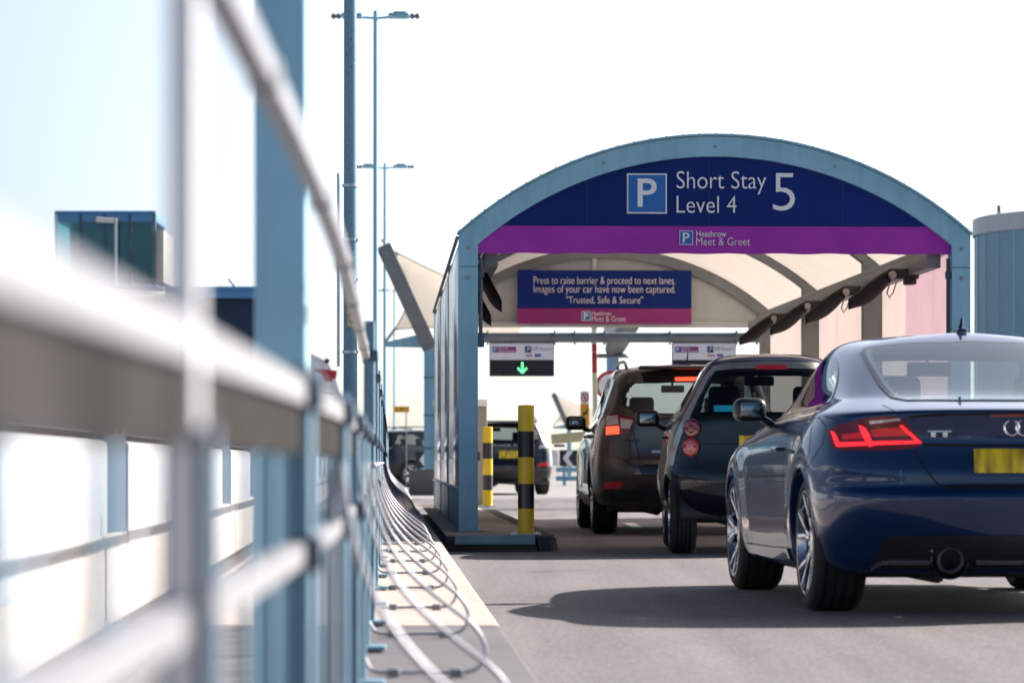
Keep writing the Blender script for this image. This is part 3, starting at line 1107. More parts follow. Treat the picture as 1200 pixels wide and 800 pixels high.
    for s in (-1, 1):
        p, n = c.hit(Ortho('rear'), -.355, .262)
        mb = MB()
        y0 = p.y
        mb.lathe([(.0, .10), (.046, .10), (.051, -.012), (.055, -.020), (.059, -.012), (.059, .05), (.03, .06)], c=(s * .355, y0 - .016, .262), axis='Y', seg=32, cap=False)
        mb.build('exhaust_pipe', 'exhaust steel', c.root)
        mb = MB()
        mb.lathe([(.067, .02), (.080, -.006), (.085, -.010), (.089, -.006), (.089, .04)], c=(s * .355, y0 - .004, .262), axis='Y', seg=40, cap=False)
        mb.build('exhaust_surround', 'black gloss', c.root)
        mb = MB()
        arc = [(s * .355 + .096 * math.cos(R(a)), y0 - .014, .262 + .096 * math.sin(R(a))) for a in range(24, 157, 6)]
        mb.tube(arc, .007, seg=6)
        mb.build('exhaust_trim', 'dull chrome', c.root)
    # plate with smudged characters, badge, letters
    p, n = c.hit(Ortho('rear'), 0, .72)
    tilt = math.atan2(n.z, -n.y)
    y0 = c.hit(Ortho('rear'), .2, .735)[0].y - .008
    mb = MB()
    mb.box((0, 0, 0), (.52, .008, .112), bevel=.003)
    pl = mb.build('number_plate', 'number plate yellow', c.root, loc=(0, y0 - .012, .716))
    pl.rotation_euler = (-tilt * .6, 0, 0)
    mb = MB()
    for k in range(4):
        ctr, _ = c.hit(Ortho('rear'), 0, .868)
        x = (k - 1.5) * .055
        pp, nn = c.hit(Ortho('rear'), x, .868)
        mb.tube([(x + .034 * math.cos(a), pp.y - .006, .868 + .034 * math.sin(a)) for a in [j * math.pi / 14 for j in range(28)]], .0048, seg=6, closed=True)
    mb.build('badge', 'chrome', c.root)
    for (u0, u1) in ((-.463, -.412), (-.414, -.355)):
        p, n = c.hit(Ortho('rear'), (u0 + u1) / 2, .837)
        mb = MB()
        for (a, b, e, f) in ((u0, u1, .848, .855), ((u0 + u1) / 2 - .011, (u0 + u1) / 2 + .011, .824, .852), (u0 - .004, u0 + .018, .840, .852), (u1 - .016, u1 + .004, .842, .852)):
            if e > .838 and e < .846:
                continue
            mb.box(((a + b) / 2, p.y - .004, (e + f) / 2), (b - a, .006, f - e), bevel=.0015)
        mb.build('letter', 'chrome', c.root)
    # side details
    c.seam('panel_gap', [(956, 483), (951, 500), (948, 530), (944, 545)], w=.006)
    c.seam('panel_gap', [(905, 499), (960, 489), (968, 500), (964, 520), (948, 545), (930, 560)], w=.004)
    c.seam('door_seam', [(.62, .93), (.66, .80), (.64, .62), (.55, .46), (.48, .36), (.55, .25), (1.2, .23), (1.78, .24), (1.86, .40), (1.88, .62), (1.85, .80), (1.72, .92)], 'lside', w=.006)
    c.seam('belt_trim', [(p[0], p[1]) for p in sorted(c.side([(968, 477.5), (945, 483), (915, 490.5)]))], 'lside', w=.012, off=.004, mat='black gloss')
    sk = [(.50, .235), (1.2, .22), (2.0, .225), (2.03, .27), (1.2, .275), (.48, .285)]
    c.patch('sill_trim', 'blue car paint', sk, 'lside', off=.012, mirror=True, step=.08)
    for s in (-1, 1):
        p, n = c.hit(Ortho('lside'), .80, .775)
        mb = MB()
        mb.tube([(s * (abs(p.x) - .005), .70, .775), (s * (abs(p.x) + .03), .73, .777), (s * (abs(p.x) + .032), .87, .779), (s * (abs(p.x) - .005), .91, .78)], [.010, .013, .013, .010], seg=8)
        mb.build('door_handle', 'blue car paint', c.root)
    # fuel flap ring on the haunch, shark-fin aerial, mirrors
    for r_ in (.085,):
        p, n = c.hit(c.view, 997, 466)
    mb = MB()
    mb.box((0, .74, 1.372), (.05, .12, .02), bevel=.008)
    mb.tube([(0, .76, 1.375), (0, .72, 1.40), (0, .70, 1.435)], [.014, .010, .005])
    mb.build('antenna', 'blue car paint', c.root)
    c.mirror_pair(.955, 1.55, .985, sx=.085, sy=.075, sz=.062)
    # head lamps and grille for the side that faces away
    hl = [(.42, .60), (.70, .63), (.80, .67), (.78, .72), (.55, .68), (.40, .64)]
    c.patch('headlamp', 'clear lens', hl, 'front', off=.004, mirror=True)
    c.patch('grille', 'black plastic', [(-.42, .30), (.42, .30), (.36, .56), (-.36, .56)], 'front', off=.004)
    c.under(.70, -.36, 3.2, .17)
    c.cabin(.66, -.1, 2.0, .72, .86, 1.52, 1.20)
    c.seats((-.36, .36), .72, .40, h=.56, tall=.2)
    for cx in (-1, 1):
        for y in (0, 2.505):
            c.wheel(cx * (.905 - .122), y, .325, .245, .248, (5, True, .27, .024), rotate=.25 if y == 0 else .6)
    c.finish('blue car paint', lip=.018)
    return c


# ------------------------------------------------------------------ tall cars
def suv_rings(zs=1.0, ws=1.0, roof=0.0):
    A = [
        ((0, .4, .66, .76, .80, .80, .80, .80, .80, .72, .5, 0), (-.80, -.8, -.76, -.62, -.3, .5, 1.3, 2.1, 2.7, 3.2, 3.4, 3.46), (.27, .27, .27, .27, .25, .24, .24, .24, .25, .25, .25, .25)),
        ((0, .42, .74, .86, .89, .88, .87, .88, .89, .82, .55, 0), (-.93, -.92, -.84, -.66, -.3, .5, 1.3, 2.1, 2.75, 3.28, 3.5, 3.57), (.29, .29, .29, .29, .28, .26, .26, .26, .28, .26, .25, .25)),
        ((0, .44, .79, .91, .94, .925, .92, .925, .94, .86, .56, 0), (-1.01, -1.0, -.9, -.68, -.3, .5, 1.3, 2.1, 2.75, 3.3, 3.53, 3.6), (.48, .48, .48, .48, .48, .42, .40, .42, .48, .45, .45, .45)),
        ((0, .44, .80, .92, .945, .93, .925, .93, .945, .87, .56, 0), (-1.03, -1.02, -.91, -.69, -.3, .5, 1.3, 2.1, 2.75, 3.3, 3.53, 3.6), (.64, .64, .64, .66, .68, .65, .65, .66, .68, .65, .65, .65)),
        ((0, .44, .79, .91, .94, .925, .92, .925, .94, .86, .55, 0), (-.985, -.98, -.88, -.67, -.3, .5, 1.3, 2.1, 2.75, 3.27, 3.5, 3.57), (.72, .72, .73, .75, .76, .74, .73, .74, .76, .75, .75, .75)),
        ((0, .44, .79, .905, .93, .925, .92, .92, .925, .85, .54, 0), (-.955, -.95, -.87, -.66, -.3, .5, 1.3, 2.1, 2.75, 3.24, 3.48, 3.55), (.84, .84, .85, .86, .86, .83, .82, .83, .85, .84, .84, .84)),
        ((0, .43, .77, .885, .91, .905, .90, .90, .88, .8, .52, 0), (-.95, -.945, -.86, -.64, -.3, .5, 1.3, 2.1, 2.6, 3.1, 3.38, 3.46), (1.02, 1.02, 1.04, 1.05, 1.05, 1.02, 1.0, .98, .98, .96, .95, .95)),
        ((0, .42, .74, .845, .865, .865, .86, .86, .80, .68, .45, 0), (-.95, -.94, -.85, -.62, -.3, .5, 1.3, 2.0, 2.4, 2.75, 2.95, 3.0), (1.14, 1.14, 1.15, 1.15, 1.15, 1.12, 1.09, 1.06, 1.06, 1.04, 1.03, 1.03)),
        ((0, .40, .71, .80, .825, .83, .83, .81, .74, .6, .37, 0), (-.92, -.91, -.82, -.58, -.25, .5, 1.3, 1.85, 2.1, 2.3, 2.42, 2.46), (1.20, 1.2, 1.21, 1.21, 1.2, 1.17, 1.14, 1.11, 1.1, 1.1, 1.1, 1.1)),
        ((0, .37, .62, .685, .70, .71, .71, .70, .64, .5, .3, 0), (-.72, -.71, -.63, -.46, -.2, .3, .8, 1.15, 1.38, 1.48, 1.53, 1.55), (1.58, 1.58, 1.57, 1.57, 1.58, 1.60, 1.60, 1.58, 1.57, 1.575, 1.58, 1.59)),
        ((0, .34, .56, .62, .635, .64, .64, .63, .57, .44, .27, 0), (-.74, -.73, -.63, -.44, -.15, .3, .7, 1.0, 1.2, 1.3, 1.35, 1.37), (1.645, 1.642, 1.63, 1.628, 1.64, 1.66, 1.66, 1.64, 1.63, 1.635, 1.64, 1.65)),
        ((0, .2, .32, .36, .37, .37, .37, .37, .34, .28, .17, 0), (-.34, -.33, -.28, -.2, -.05, .3, .5, .7, .85, .95, 1.0, 1.02), (1.675, 1.673, 1.67, 1.67, 1.675, 1.685, 1.685, 1.68, 1.675, 1.675, 1.675, 1.68)),
        ((0,) * 12, (-.15, -.14, -.1, -.05, .05, .3, .45, .6, .7, .75, .8, .82), (1.69,) * 12),
    ]
    out = []
    for x, y, z in A:
        out.append([(a * ws, b, (zz if zz < .5 else .5 + (zz - .5) * zs) + (roof * max(0, zz - 1.1))) for a, b, zz in zip(x, y, z)])
    return out


def brown_suv():
    c = Car('suv', 'dark brown estate car with roof rails, queueing ahead of the small dark car', 'car', (1.705, 31.0, 0), R(1.7))
    c.shell(suv_rings(.985), [(0, .345, .385), (2.69, .345, .385)], [(0, .345, .46, .010, .08), (2.69, .345, .46, .010, .08)])
    cx = 811
    rw = c.sym([(cx, 487), (764, 486), (742, 482), (729, 475), (729, 462), (734, 452), (741, 448), (770, 447.5), (cx, 447.5)])
    c.patch('rear_window', 'car glass dark', rw, 'rear', off=.008, step=.03, rim=.016, hole=.93)
    sd = [(-.62, 1.19), (.45, 1.155), (1.3, 1.125), (1.82, 1.12), (1.72, 1.18), (1.40, 1.40), (1.15, 1.53), (.8, 1.56), (.2, 1.56), (-.35, 1.51), (-.52, 1.40)]
    sd = [(y, .5 + (z - .5) * .985) for y, z in sd]
    c.patch('side_window', 'car glass dark', sd, 'lside', off=.003, mirror=True, step=.07, rim=.02, hole=.94)
    for y in (-.02, .78):
        c.patch('window_pillar', 'black gloss', [(y, 1.14), (y + .07, 1.14), (y + .05, 1.55), (y - .02, 1.55)], 'lside', off=.006, mirror=True)
    ws = [(0, 1.13), (.4, 1.125), (.66, 1.13), (.60, 1.38), (.53, 1.54), (.3, 1.56), (0, 1.56)]
    c.patch('windscreen', 'car glass', ws + [(-x, z) for x, z in reversed(ws[1:-1])], 'front', off=.003, step=.07, rim=.03, hole=.93)
    lamp = [(712, 486), (722, 484.5), (728, 486.5), (744, 490.5), (739, 503), (733, 509), (710, 510), (709, 498)]
    ls = c.patch('tail_lamp', 'red lens', lamp, off=.006, mirror=True, thick=.02)
    lamps = [o for o in c.root.children if o.name.startswith('tail_lamp')]
    for nm, mt, poly in (('brake_light', 'lit amber lamp', [(711, 500), (726, 499), (726, 508), (711, 509.5)]),
                         ('indicator_lens', 'clear lens', [(727, 490), (742, 492), (738, 502), (728, 502)]),
                         ('reversing_lens', 'clear lens', [(712, 488), (724, 486.5), (725, 497), (711, 498)])):
        for o, par in zip(c.patch(nm, mt, poly, off=.009, mirror=True, thick=.004), lamps):
            o.parent = par
    c.patch('third_brake_lamp', 'lit amber lamp', c.sym([(cx, 446), (791, 446), (791, 442.5), (cx, 442)]), 'rear', off=.012, step=.04)
    c.patch('rear_reflector', 'red lens pale', [(708, 564.5), (728, 563.5), (730, 566), (726, 572), (708, 572.5)], off=.006, mirror=True)
    c.patch('bumper_insert', 'black plastic', c.sym([(cx, 566), (752, 566), (745, 572), (712, 577), (706, 585), (712, 600), (cx, 603)]), 'rear', off=.005, step=.06)
    c.seam('chrome_strip', [(764, 529), (cx, 529)], w=.03, off=.004, mat='dull chrome')
    c.patch('tailgate_recess', 'black gloss', c.sym([(cx, 555), (752, 555), (748, 547), (755, 544), (cx, 543.5)]), 'rear', off=.003, step=.06)
    c.seam('panel_gap', [(742, 503), (748, 530), (752, 556), (cx, 560)], w=.009)
    p, n = c.hit(Ortho('rear'), 0, .95)
    mb = MB()
    mb.box((0, p.y - .015, .955), (.56, .012, .112), bevel=.003)
    mb.build('number_plate', 'number plate yellow', c.root)
    mb = MB()
    mb.box((-.245, p.y - .0225, .955), (.06, .004, .108))
    mb.build('plate_band', 'plate blue', c.root)
    z = .715 + (540 - 516) / 3670 * 30.05
    p, n = c.hit(Ortho('rear'), -.55, z)
    t = text('lettering', 'KUGA', 'chrome', c.root, (-.66, -.5, z - .017, z + .017), p.y - .012)
    c.seam('door_seam', [(-.1, 1.1), (-.02, .86), (.32, .62), (.40, .40), (.44, .36), (.62, .34), (1.75, .34), (1.86, .6), (1.86, .9), (1.78, 1.08)], 'lside', w=.007)
    c.seam('door_seam', [(.80, 1.1), (.82, .7), (.80, .36)], 'lside', w=.007)
    cl = [(.42, .27), (1.3, .25), (2.25, .27), (2.27, .40), (1.3, .37), (.42, .39)]
    c.patch('sill_cladding', 'black plastic', cl, 'lside', off=.012, mirror=True)
    for s in (-1, 1):
        for y in (.0, .88):
            p, n = c.hit(Ortho('lside'), y + .1, .96)
            mb = MB()
            x = abs(p.x)
            mb.tube([(s * (x - .01), y, .96), (s * (x + .035), y + .03, .962), (s * (x + .035), y + .17, .964), (s * (x - .01), y + .2, .965)], .014)
            mb.build('door_handle', 'brown car paint', c.root)
        mb = MB()
        mb.tube([(s * .60, -.42, 1.625), (s * .61, -.36, 1.672), (s * .615, -.2, 1.688), (s * .615, .5, 1.70), (s * .60, .95, 1.675), (s * .59, 1.02, 1.64)], .016, seg=10)
        mb.build('roof_rail', 'dull chrome', c.root)
    mb = MB()
    mb.box((0, -.79, 1.615), (1.02, .20, .035), bevel=.015)
    mb.build('roof_spoiler', 'brown car paint', c.root)
    mb = MB()
    mb.tube([(0, -.3, 1.67), (0, -.42, 1.78)], [.01, .004])
    mb.build('antenna', 'black plastic', c.root)
    c.patch('headlamp', 'clear lens', [(.45, .86), (.80, .90), (.82, .98), (.5, .93)], 'front', off=.004, mirror=True)
    c.patch('grille', 'black plastic', [(-.4, .5), (.4, .5), (.44, .78), (-.44, .78)], 'front', off=.004)
    c.mirror_pair(1.0, 1.55, 1.11, sx=.105, sy=.10, sz=.072, foot=(-.05, .06, -.06))
    c.under(.8, -.60, 3.4, .22)
    c.cabin(.76, -.55, 2.2, 1.0, 1.02, 1.42, 1.46)
    c.seats((-.38, .38), .75, .52)
    c.seats((-.4, .4), -.1, .50, h=.52, tall=.16)
    for cx_ in (-1, 1):
        for y in (0, 2.69):
            c.wheel(cx_ * (.915 - .118), y, .345, .235, .225, (5, True, .25, .04), rotate=.4)
    c.finish('brown car paint', lip=.05, lipmat='black plastic')
    return c


def small_car():
    c = Car('microcar', 'short two seat dark blue hatchback with round red lamps and silver roof frame', 'car', (1.99, 24.25, 0), R(-.4))
    g = [(.60, -.30, 2.14, .28, .24, .26), (.71, -.38, 2.22, .29, .25, .26), (.785, -.45, 2.29, .45, .42, .42), (.80, -.46, 2.31, .60, .58, .56),
         (.79, -.43, 2.28, .70, .70, .66), (.78, -.42, 2.24, .82, .82, .76), (.765, -.41, 2.12, .97, .95, .88), (.745, -.41, 1.92, 1.04, 1.03, .98), (.685, -.39, 1.74, 1.085, 1.08, 1.05),
         (.48, -.27, 1.12, 1.43, 1.46, 1.42), (.415, -.25, 1.0, 1.50, 1.52, 1.49), (.23, .0, .8, 1.54, 1.55, 1.54)]
    rings = [solid_ring(*q) for q in g]
    rings.append(zip3((0,) * 12, np.linspace(.15, .7, 12), (1.555,) * 12))
    c.lw = .70
    c.lz = .27
    c.shell(rings, [(0, .29, .325), (1.867, .29, .325)], [(0, .29, .38, .012, .07), (1.867, .29, .38, .01, .07)])
    cx = 904
    rw = c.sym([(cx, 489), (850, 489), (818, 488), (815, 484), (822, 462), (832, 440), (838, 435), (860, 433.5), (cx, 433)])
    c.patch('rear_window', 'privacy glass', rw, 'rear', off=.006, step=.03, rim=.016, hole=.94)
    c.patch('side_window', 'car glass dark', [(.10, 1.10), (.7, 1.09), (1.45, 1.08), (1.38, 1.16), (1.08, 1.36), (.85, 1.43), (.3, 1.43), (.14, 1.36)], 'lside', off=.003, mirror=True, step=.06, rim=.02, hole=.94)
    ws = [(0, 1.09), (.4, 1.085), (.6, 1.09), (.55, 1.28), (.49, 1.41), (.3, 1.43), (0, 1.43)]
    c.patch('windscreen', 'car glass', ws + [(-x, z) for x, z in reversed(ws[1:-1])], 'front', off=.003, step=.07, rim=.03, hole=.93)
    # pale frame from the roof edge down the rear corner
    fr = [(846, 427), (836, 429), (825, 443), (812, 468), (801, 489), (793, 508), (788, 526), (785, 545), (789.5, 545), (794, 526), (799, 510), (808, 491), (818, 468), (831, 444), (839, 434), (850, 432)]
    c.patch('safety_cell', 'silver car paint', fr, off=.006, mirror=True, step=3.0)
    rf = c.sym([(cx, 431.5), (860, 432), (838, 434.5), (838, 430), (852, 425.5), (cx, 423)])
    c.patch('roof_edge_reflection', 'silver car paint', rf, 'rear', off=.006, step=.04)  # beige reflection of the canopy cloth, put in as a pale strip
    for (px, py) in ((811, 502), (809.5, 524)):
        p, n = c.hit(c.view, px, py)
        nn = Vector((n.x, n.y, 0)).normalized()
        rot = nn.to_track_quat('Y', 'Z').to_matrix()
        for s in (-1, 1):
            parts = (('tail_lamp', 'red lens', [(.070, -.02), (.070, .008), (.062, .016), (.054, .018), (.0, .018)]),)
            mb = MB()
            mb.lathe(parts[0][2], axis='Y', seg=32, mat='red lens' if py < 510 else 'red lens pale', cap=False)
            mb.lathe([(.034, .0185), (.028, .022), (0, .023)], axis='Y', seg=24, mat='red lens' if py < 510 else 'tail lamp centre', cap=False)
            mb.lathe([(.070, .004), (.078, .006), (.078, -.02)], axis='Y', seg=32, mat='black gloss', cap=False)
            bmesh.ops.rotate(mb.bm, cent=(0, 0, 0), matrix=rot, verts=mb.bm.verts[:])
            bmesh.ops.translate(mb.bm, vec=p, verts=mb.bm.verts[:])
            if s > 0:
                for v in mb.bm.verts:
                    v.co.x = -v.co.x
            mb.build('tail_lamp', None, c.root)
    c.patch('third_brake_lamp', 'red lens pale', c.sym([(cx, 433.2), (886, 433), (887, 428.5), (cx, 428)]), 'rear', off=.014, step=.03)
    p, n = c.hit(Ortho('rear'), -.3, 1.115)
    c.patch('sun_strip', 'cyan strip', [(837, 475.5), (869, 475.5), (869, 482.5), (837, 482.5)], off=.012)
    c.seam('panel_gap', [(cx, 490), (818, 490), (817, 505), (817, 540), (826, 552), (cx, 553)], w=.008)
    c.seam('panel_gap', [(826, 520), (cx, 520)], w=.006)
    p, n = c.hit(Ortho('rear'), 0, .86)
    mb = MB()
    mb.box((0, p.y - .012, .855), (.52, .012, .112), bevel=.003)
    mb.build('number_plate', 'number plate yellow', c.root)
    c.patch('bumper_insert', 'black plastic', c.sym([(cx, 606), (848, 606), (832, 610), (824, 618), (826, 626), (cx, 630)]), 'rear', off=.006, step=.05)
    arc = c.pts([(826, 618), (832, 612), (842, 606.5), (856, 603), (880, 601)])
    for s in (-1, 1):
        mb = MB()
        mb.tube([(s * -q.x if s > 0 else q.x, q.y - .008, q.z) for q in arc], .010, seg=6)
        mb.build('bumper_trim', 'dull chrome', c.root)
    c.seam('door_seam', [(.30, 1.05), (.34, .8), (.42, .5), (.5, .34), (1.3, .33), (1.42, .6), (1.45, .9), (1.40, 1.05)], 'lside', w=.007)
    for s in (-1, 1):
        p, n = c.hit(Ortho('lside'), .5, .9)
        mb = MB()
        x = abs(p.x)
        mb.tube([(s * (x - .01), .42, .9), (s * (x + .03), .45, .9), (s * (x + .03), .57, .9), (s * (x - .01), .6, .9)], .012)
        mb.build('door_handle', 'navy car paint', c.root)
    c.patch('headlamp', 'clear lens', [(.45, .62), (.66, .64), (.68, .78), (.5, .76)], 'front', off=.004, mirror=True)
    c.mirror_pair(.90, 1.12, 1.06, sx=.095, sy=.09, sz=.066)
    c.under(.60, -.12, 2.15, .24)
    c.cabin(.66, -.30, 1.65, .8, .95, 1.06, 1.36)
    c.seats((-.33, .33), .40, .52, h=.56, tall=.24)
    for cx_ in (-1, 1):
        c.wheel(cx_ * .672, 0, .29, .195, .20, (6, False, 0, .04), rotate=.3)
        c.wheel(cx_ * .655, 1.867, .29, .16, .20, (6, False, 0, .04), rotate=.3)
    c.finish('navy car paint', lip=.025)
    return c


def far_suv():
    c = Car('suv', 'black estate car with a yellow plate driving off beyond the striped posts', 'car', (-0.15, 67.0, 0), R(9))
    c.shell(suv_rings(.91, 1.02), [(0, .36, .39), (2.69, .36, .39)], nu=8, nv=8)
    rw = [(0, 1.13), (.55, 1.14), (.66, 1.18), (.62, 1.36), (.52, 1.46), (0, 1.48)]
    c.patch('rear_window', 'car glass dark', rw + [(-x, z) for x, z in reversed(rw[1:-1])], 'rear', off=.004, step=.08, rim=.03, hole=.93)
    sd = [(-.55, 1.16), (.45, 1.125), (1.3, 1.10), (1.82, 1.10), (1.40, 1.36), (1.15, 1.47), (.8, 1.49), (.2, 1.49), (-.35, 1.43)]
    c.patch('side_window', 'car glass dark', sd, 'lside', off=.003, mirror=True, step=.1, rim=.02, hole=.94)
    ws = [(0, 1.10), (.4, 1.09), (.66, 1.10), (.60, 1.32), (.53, 1.46), (0, 1.48)]
    c.patch('windscreen', 'car glass', ws + [(-x, z) for x, z in reversed(ws[1:-1])], 'front', off=.003, step=.1, rim=.03, hole=.93)
    c.patch('tail_lamp', 'clear lens', [(.58, .98), (.84, 1.0), (.86, 1.08), (.60, 1.05)], 'rear', off=.006, mirror=True)
    c.patch('rear_reflector', 'lit tail lamp dim', [(.55, .60), (.80, .62), (.80, .68), (.56, .66)], 'rear', off=.006, mirror=True)
    c.patch('bumper_insert', 'black plastic', [(-.75, .33), (.75, .33), (.8, .5), (-.8, .5)], 'rear', off=.006)
    p, n = c.hit(Ortho('rear'), 0, .86)
    mb = MB()
    mb.box((-.02, p.y - .015, .855), (.52, .012, .16), bevel=.003)
    mb.build('number_plate', 'number plate yellow', c.root)
    text('lettering', 'RANGE ROVER', 'dull chrome', c.root, (-.5, .5, 1.03, 1.07), p.y - .02)
    mb = MB()
    mb.box((0, -.80, 1.55), (1.1, .22, .035), bevel=.015)
    mb.build('roof_spoiler', 'black car paint', c.root)
    for s in (-1, 1):
        mb = MB()
        mb.tube([(s * .60, -.42, 1.58), (s * .615, -.2, 1.64), (s * .615, .5, 1.65), (s * .59, 1.02, 1.60)], .016, seg=8)
        mb.build('roof_rail', 'black plastic', c.root)
    c.mirror_pair(1.0, 1.55, 1.08, sx=.105, sy=.10, sz=.072, foot=(-.05, .06, -.06))
    c.under(.8, -.85, 3.4, .24)
    c.cabin(.76, -.55, 2.2, .98, 1.0, 1.42, 1.40)
    c.seats((-.38, .38), .75, .5)
    for cx_ in (-1, 1):
        for y in (0, 2.69):
            c.wheel(cx_ * .80, y, .36, .235, .24, (5, True, .25, .04), rotate=.4)
    c.finish('black car paint', lip=.04, lipmat='black plastic')
    return c

# ------------------------------------------------------------------ setting
def sheet(name, pts, z, mat, kind='structure', thick=0.0):
    mb = MB()
    poly = [(x, y, z) for x, y in pts]
    if thick:
        mb.prism([(x, y, z - thick) for x, y in pts], (0, 0, thick))
    else:
        mb.bm.faces.new([mb.bm.verts.new(p) for p in poly])
    o = mb.build(name, mat)
    tag(o, kind=kind)
    return o


def kx(Y):                      # road-side edge of the kerb under the fence
    return 0.44 - 0.0408 * Y


sheet('ground', [(-1500, -600), (1500, -600), (1500, 3000), (-1500, 3000)], -0.012, 'far ground')
sheet('road', [(-14, -30), (14, -30), (14, 47), (-14, 47)], 0.0, 'asphalt', thick=0.008)
sheet('deck', [(-30, 47), (40, 47), (40, 118), (-30, 118)], 0.0, 'deck concrete', thick=0.008)
# far tarmac lane on the deck
sheet('lane', [(-1.2, 47.02), (3.2, 47.02), (2.2, 58), (-2.4, 58)], 0.004, 'asphalt', thick=0.003)
mb = MB()
for y0, y1, x in ((33.6, 36.0, 1.35), (38.5, 40.5, 1.2), (43, 45, 1.05), (34.5, 36.5, 3.4)):
    mb.box((x, (y0 + y1) / 2, 0.004), (.12, y1 - y0, .004))
tag(mb.build('road_marking', 'road paint'), kind='structure')


def kerb(name, Y0, Y1, mat, h=.10, w=4.0, z=0.0):
    mb = MB()
    n = max(2, int((Y1 - Y0) / 3))
    secs = []
    for i in range(n + 1):
        Y = Y0 + (Y1 - Y0) * i / n
        x = kx(Y)
        secs.append([(x, Y, -.01), (x, Y, h - .02), (x - .006, Y, h - .006), (x - .02, Y, h), (x - w, Y, h), (x - w, Y, -.01)])
    fs = mb.grid(secs)
    for s in (secs[0], secs[-1]):
        mb.bm.faces.new([v for p in s for v in mb.bm.verts if (v.co - Vector(p)).length < 1e-6][:6])
    o = mb.build(name, mat, angle=60)
    tag(o, kind='structure')
    return o


kerb('kerb', 11.75, 63, 'kerb concrete')
kerb('kerb', -6, 11.75, 'shadowed kerb', h=.098)  # shadow across the near kerb, put in as a darker material
kerb('kerb', -6, 11.9, 'kerb concrete', h=.101, w=4.0) if False else None

# ------------------------------------------------------------------ entrance canopy
AW, AZ = 2.18, 2.635
ARISE = 3.47 - AZ
AR = (AW ** 2 + ARISE ** 2) / (2 * ARISE)
ACZ = 3.47 - AR
AYAW = R(2.3)
ALOC = (1.73, 26.6, 0)


def arc_pts(r, x0, x1, n):
    """points of the roof arc between two half-chord positions"""
    out = []
    a0, a1 = math.asin(max(-1, min(1, x0 / r))), math.asin(max(-1, min(1, x1 / r)))
    for i in range(n + 1):
        a = a0 + (a1 - a0) * i / n
        out.append((r * math.sin(a), ACZ + r * math.cos(a)))
    return out


can = thing('entrance_canopy', 'long arched blue grey canopy with cream roof fabric over the queueing lane', 'canopy', ALOC, AYAW)
FR = [0.0, 4.55, 9.1, 13.65]
T = .17


def arch_frame(y, depth, mat, t=T, name='arch_frame', wz=0.0, base=0.0, wx=.16):
    mb = MB()
    outer = arc_pts(AR, -AW, AW, 56)
    inner = arc_pts(AR - t, -AW + wx, AW - wx, 56)
    loop = [(-AW, base)] + outer + [(AW, base), (AW - wx, base)] + inner[::-1] + [(-AW + wx, base)]
    # split into quads to keep the curve clean
    n = len(outer)
    for yy0, yy1 in ((y, y + depth),):
        A = [(-AW, base)] + outer + [(AW, base)]
        B = [(-AW + wx, base)] + inner + [(AW - wx, base)]
        rows = []
        for (a, b) in zip(A, B):
            rows.append([(a[0], yy0, a[1]), (a[0], yy1, a[1]), (b[0], yy1, b[1]), (b[0], yy0, b[1]), (a[0], yy0, a[1])])
        mb.grid(rows)
    bmesh.ops.remove_doubles(mb.bm, verts=mb.bm.verts[:], dist=.0005)
    return mb.build(name, mat, can, angle=30)


f0 = arch_frame(0, .20, 'blue steel', base=.10)
for y in FR[1:3]:
    arch_frame(y, .16, 'grey steel', t=.10, name='arch_rib', base=.0, wx=.22)
arch_frame(FR[3], .16, 'grey steel', t=.15, name='arch_rib', base=.0)
# flashing that oversails the front frame, with its clips
mb = MB()
rows = []
for x, z in arc_pts(AR + .004, -AW - .005, AW + .005, 56):
    d = Vector((x, 0, z - ACZ)).normalized()
    rows.append([(x, -.05, z), (x, .16, z), (x + d.x * .016, .16, z + d.z * .016), (x + d.x * .016, -.05, z + d.z * .016), (x, -.05, z)])
mb.grid(rows)
mb.build('roof_flashing', 'blue steel', can)
mb = MB()
for k, (x, z) in enumerate(arc_pts(AR + .02, -AW, AW, 34)):
    mb.box((x, .0, z), (.016, .03, .016), bevel=.003)
for k in range(40):
    y = .2 + k * .34
    for s in (-1, 1):
        mb.box((s * (AW + .012), y, AZ - .02), (.03, .05, .03), bevel=.005)
tag(mb.build('roof_clip', 'grey steel', can), kind='stuff')
# bolts on the frame
for (x, z, r) in ((-AW + .075, 2.52, .016), (AW - .075, 2.52, .016), (-AW + .075, 2.27, .018), (AW - .075, 2.27, .018), (-.95, ACZ + math.sqrt((AR - .085) ** 2 - .95 ** 2), .014), (1.02, ACZ + math.sqrt((AR - .085) ** 2 - 1.02 ** 2), .014), (-.0, ACZ + AR - .085, .014)):
    mb = MB()
    mb.lathe([(0.001, -.014), (r * .8, -.014), (r, -.008), (r, .002)], c=(x, 0, z), axis='Y', seg=12, cap=False)
    mb.build('bolt', 'galvanised', can)
for s in (-1, 1):
    mb = MB()
    mb.box((s * (AW - .08), -.001, 2.36), (.158, .004, .006))
    mb.build('frame_joint', 'blue steel dark', can)
    mb = MB()
    mb.box((s * (AW - .08), .1, .11), (.30, .34, .02), bevel=.004)
    mb.build('base_plate', 'blue steel', can)
    # conduit down the inner face of the post
    mb = MB()
    x = s * (AW - .185)
    mb.tube([(x, .05, 1.78), (x, .05, 2.44)], .016)
    mb.box((x, .04, 1.74), (.06, .05, .12), bevel=.012)
    mb.box((x, .04, 2.30), (.05, .05, .07), bevel=.012)
    mb.build('conduit', 'blue steel dark', can)
# roof cloth, sagging a little between the ribs
for b in range(3):
    y0, y1 = FR[b] + .08, FR[b + 1] + .08
    rows = []
    for i in range(13):
        t = i / 12
        sag = .09 * math.sin(math.pi * t)
        rows.append([(x, y0 + (y1 - y0) * t, z) for x, z in arc_pts(AR - .012 - sag, -AW + .01, AW - .01, 40)])
    mb = MB()
    mb.grid(rows)
    mb.build('roof_fabric', 'roof membrane', can)
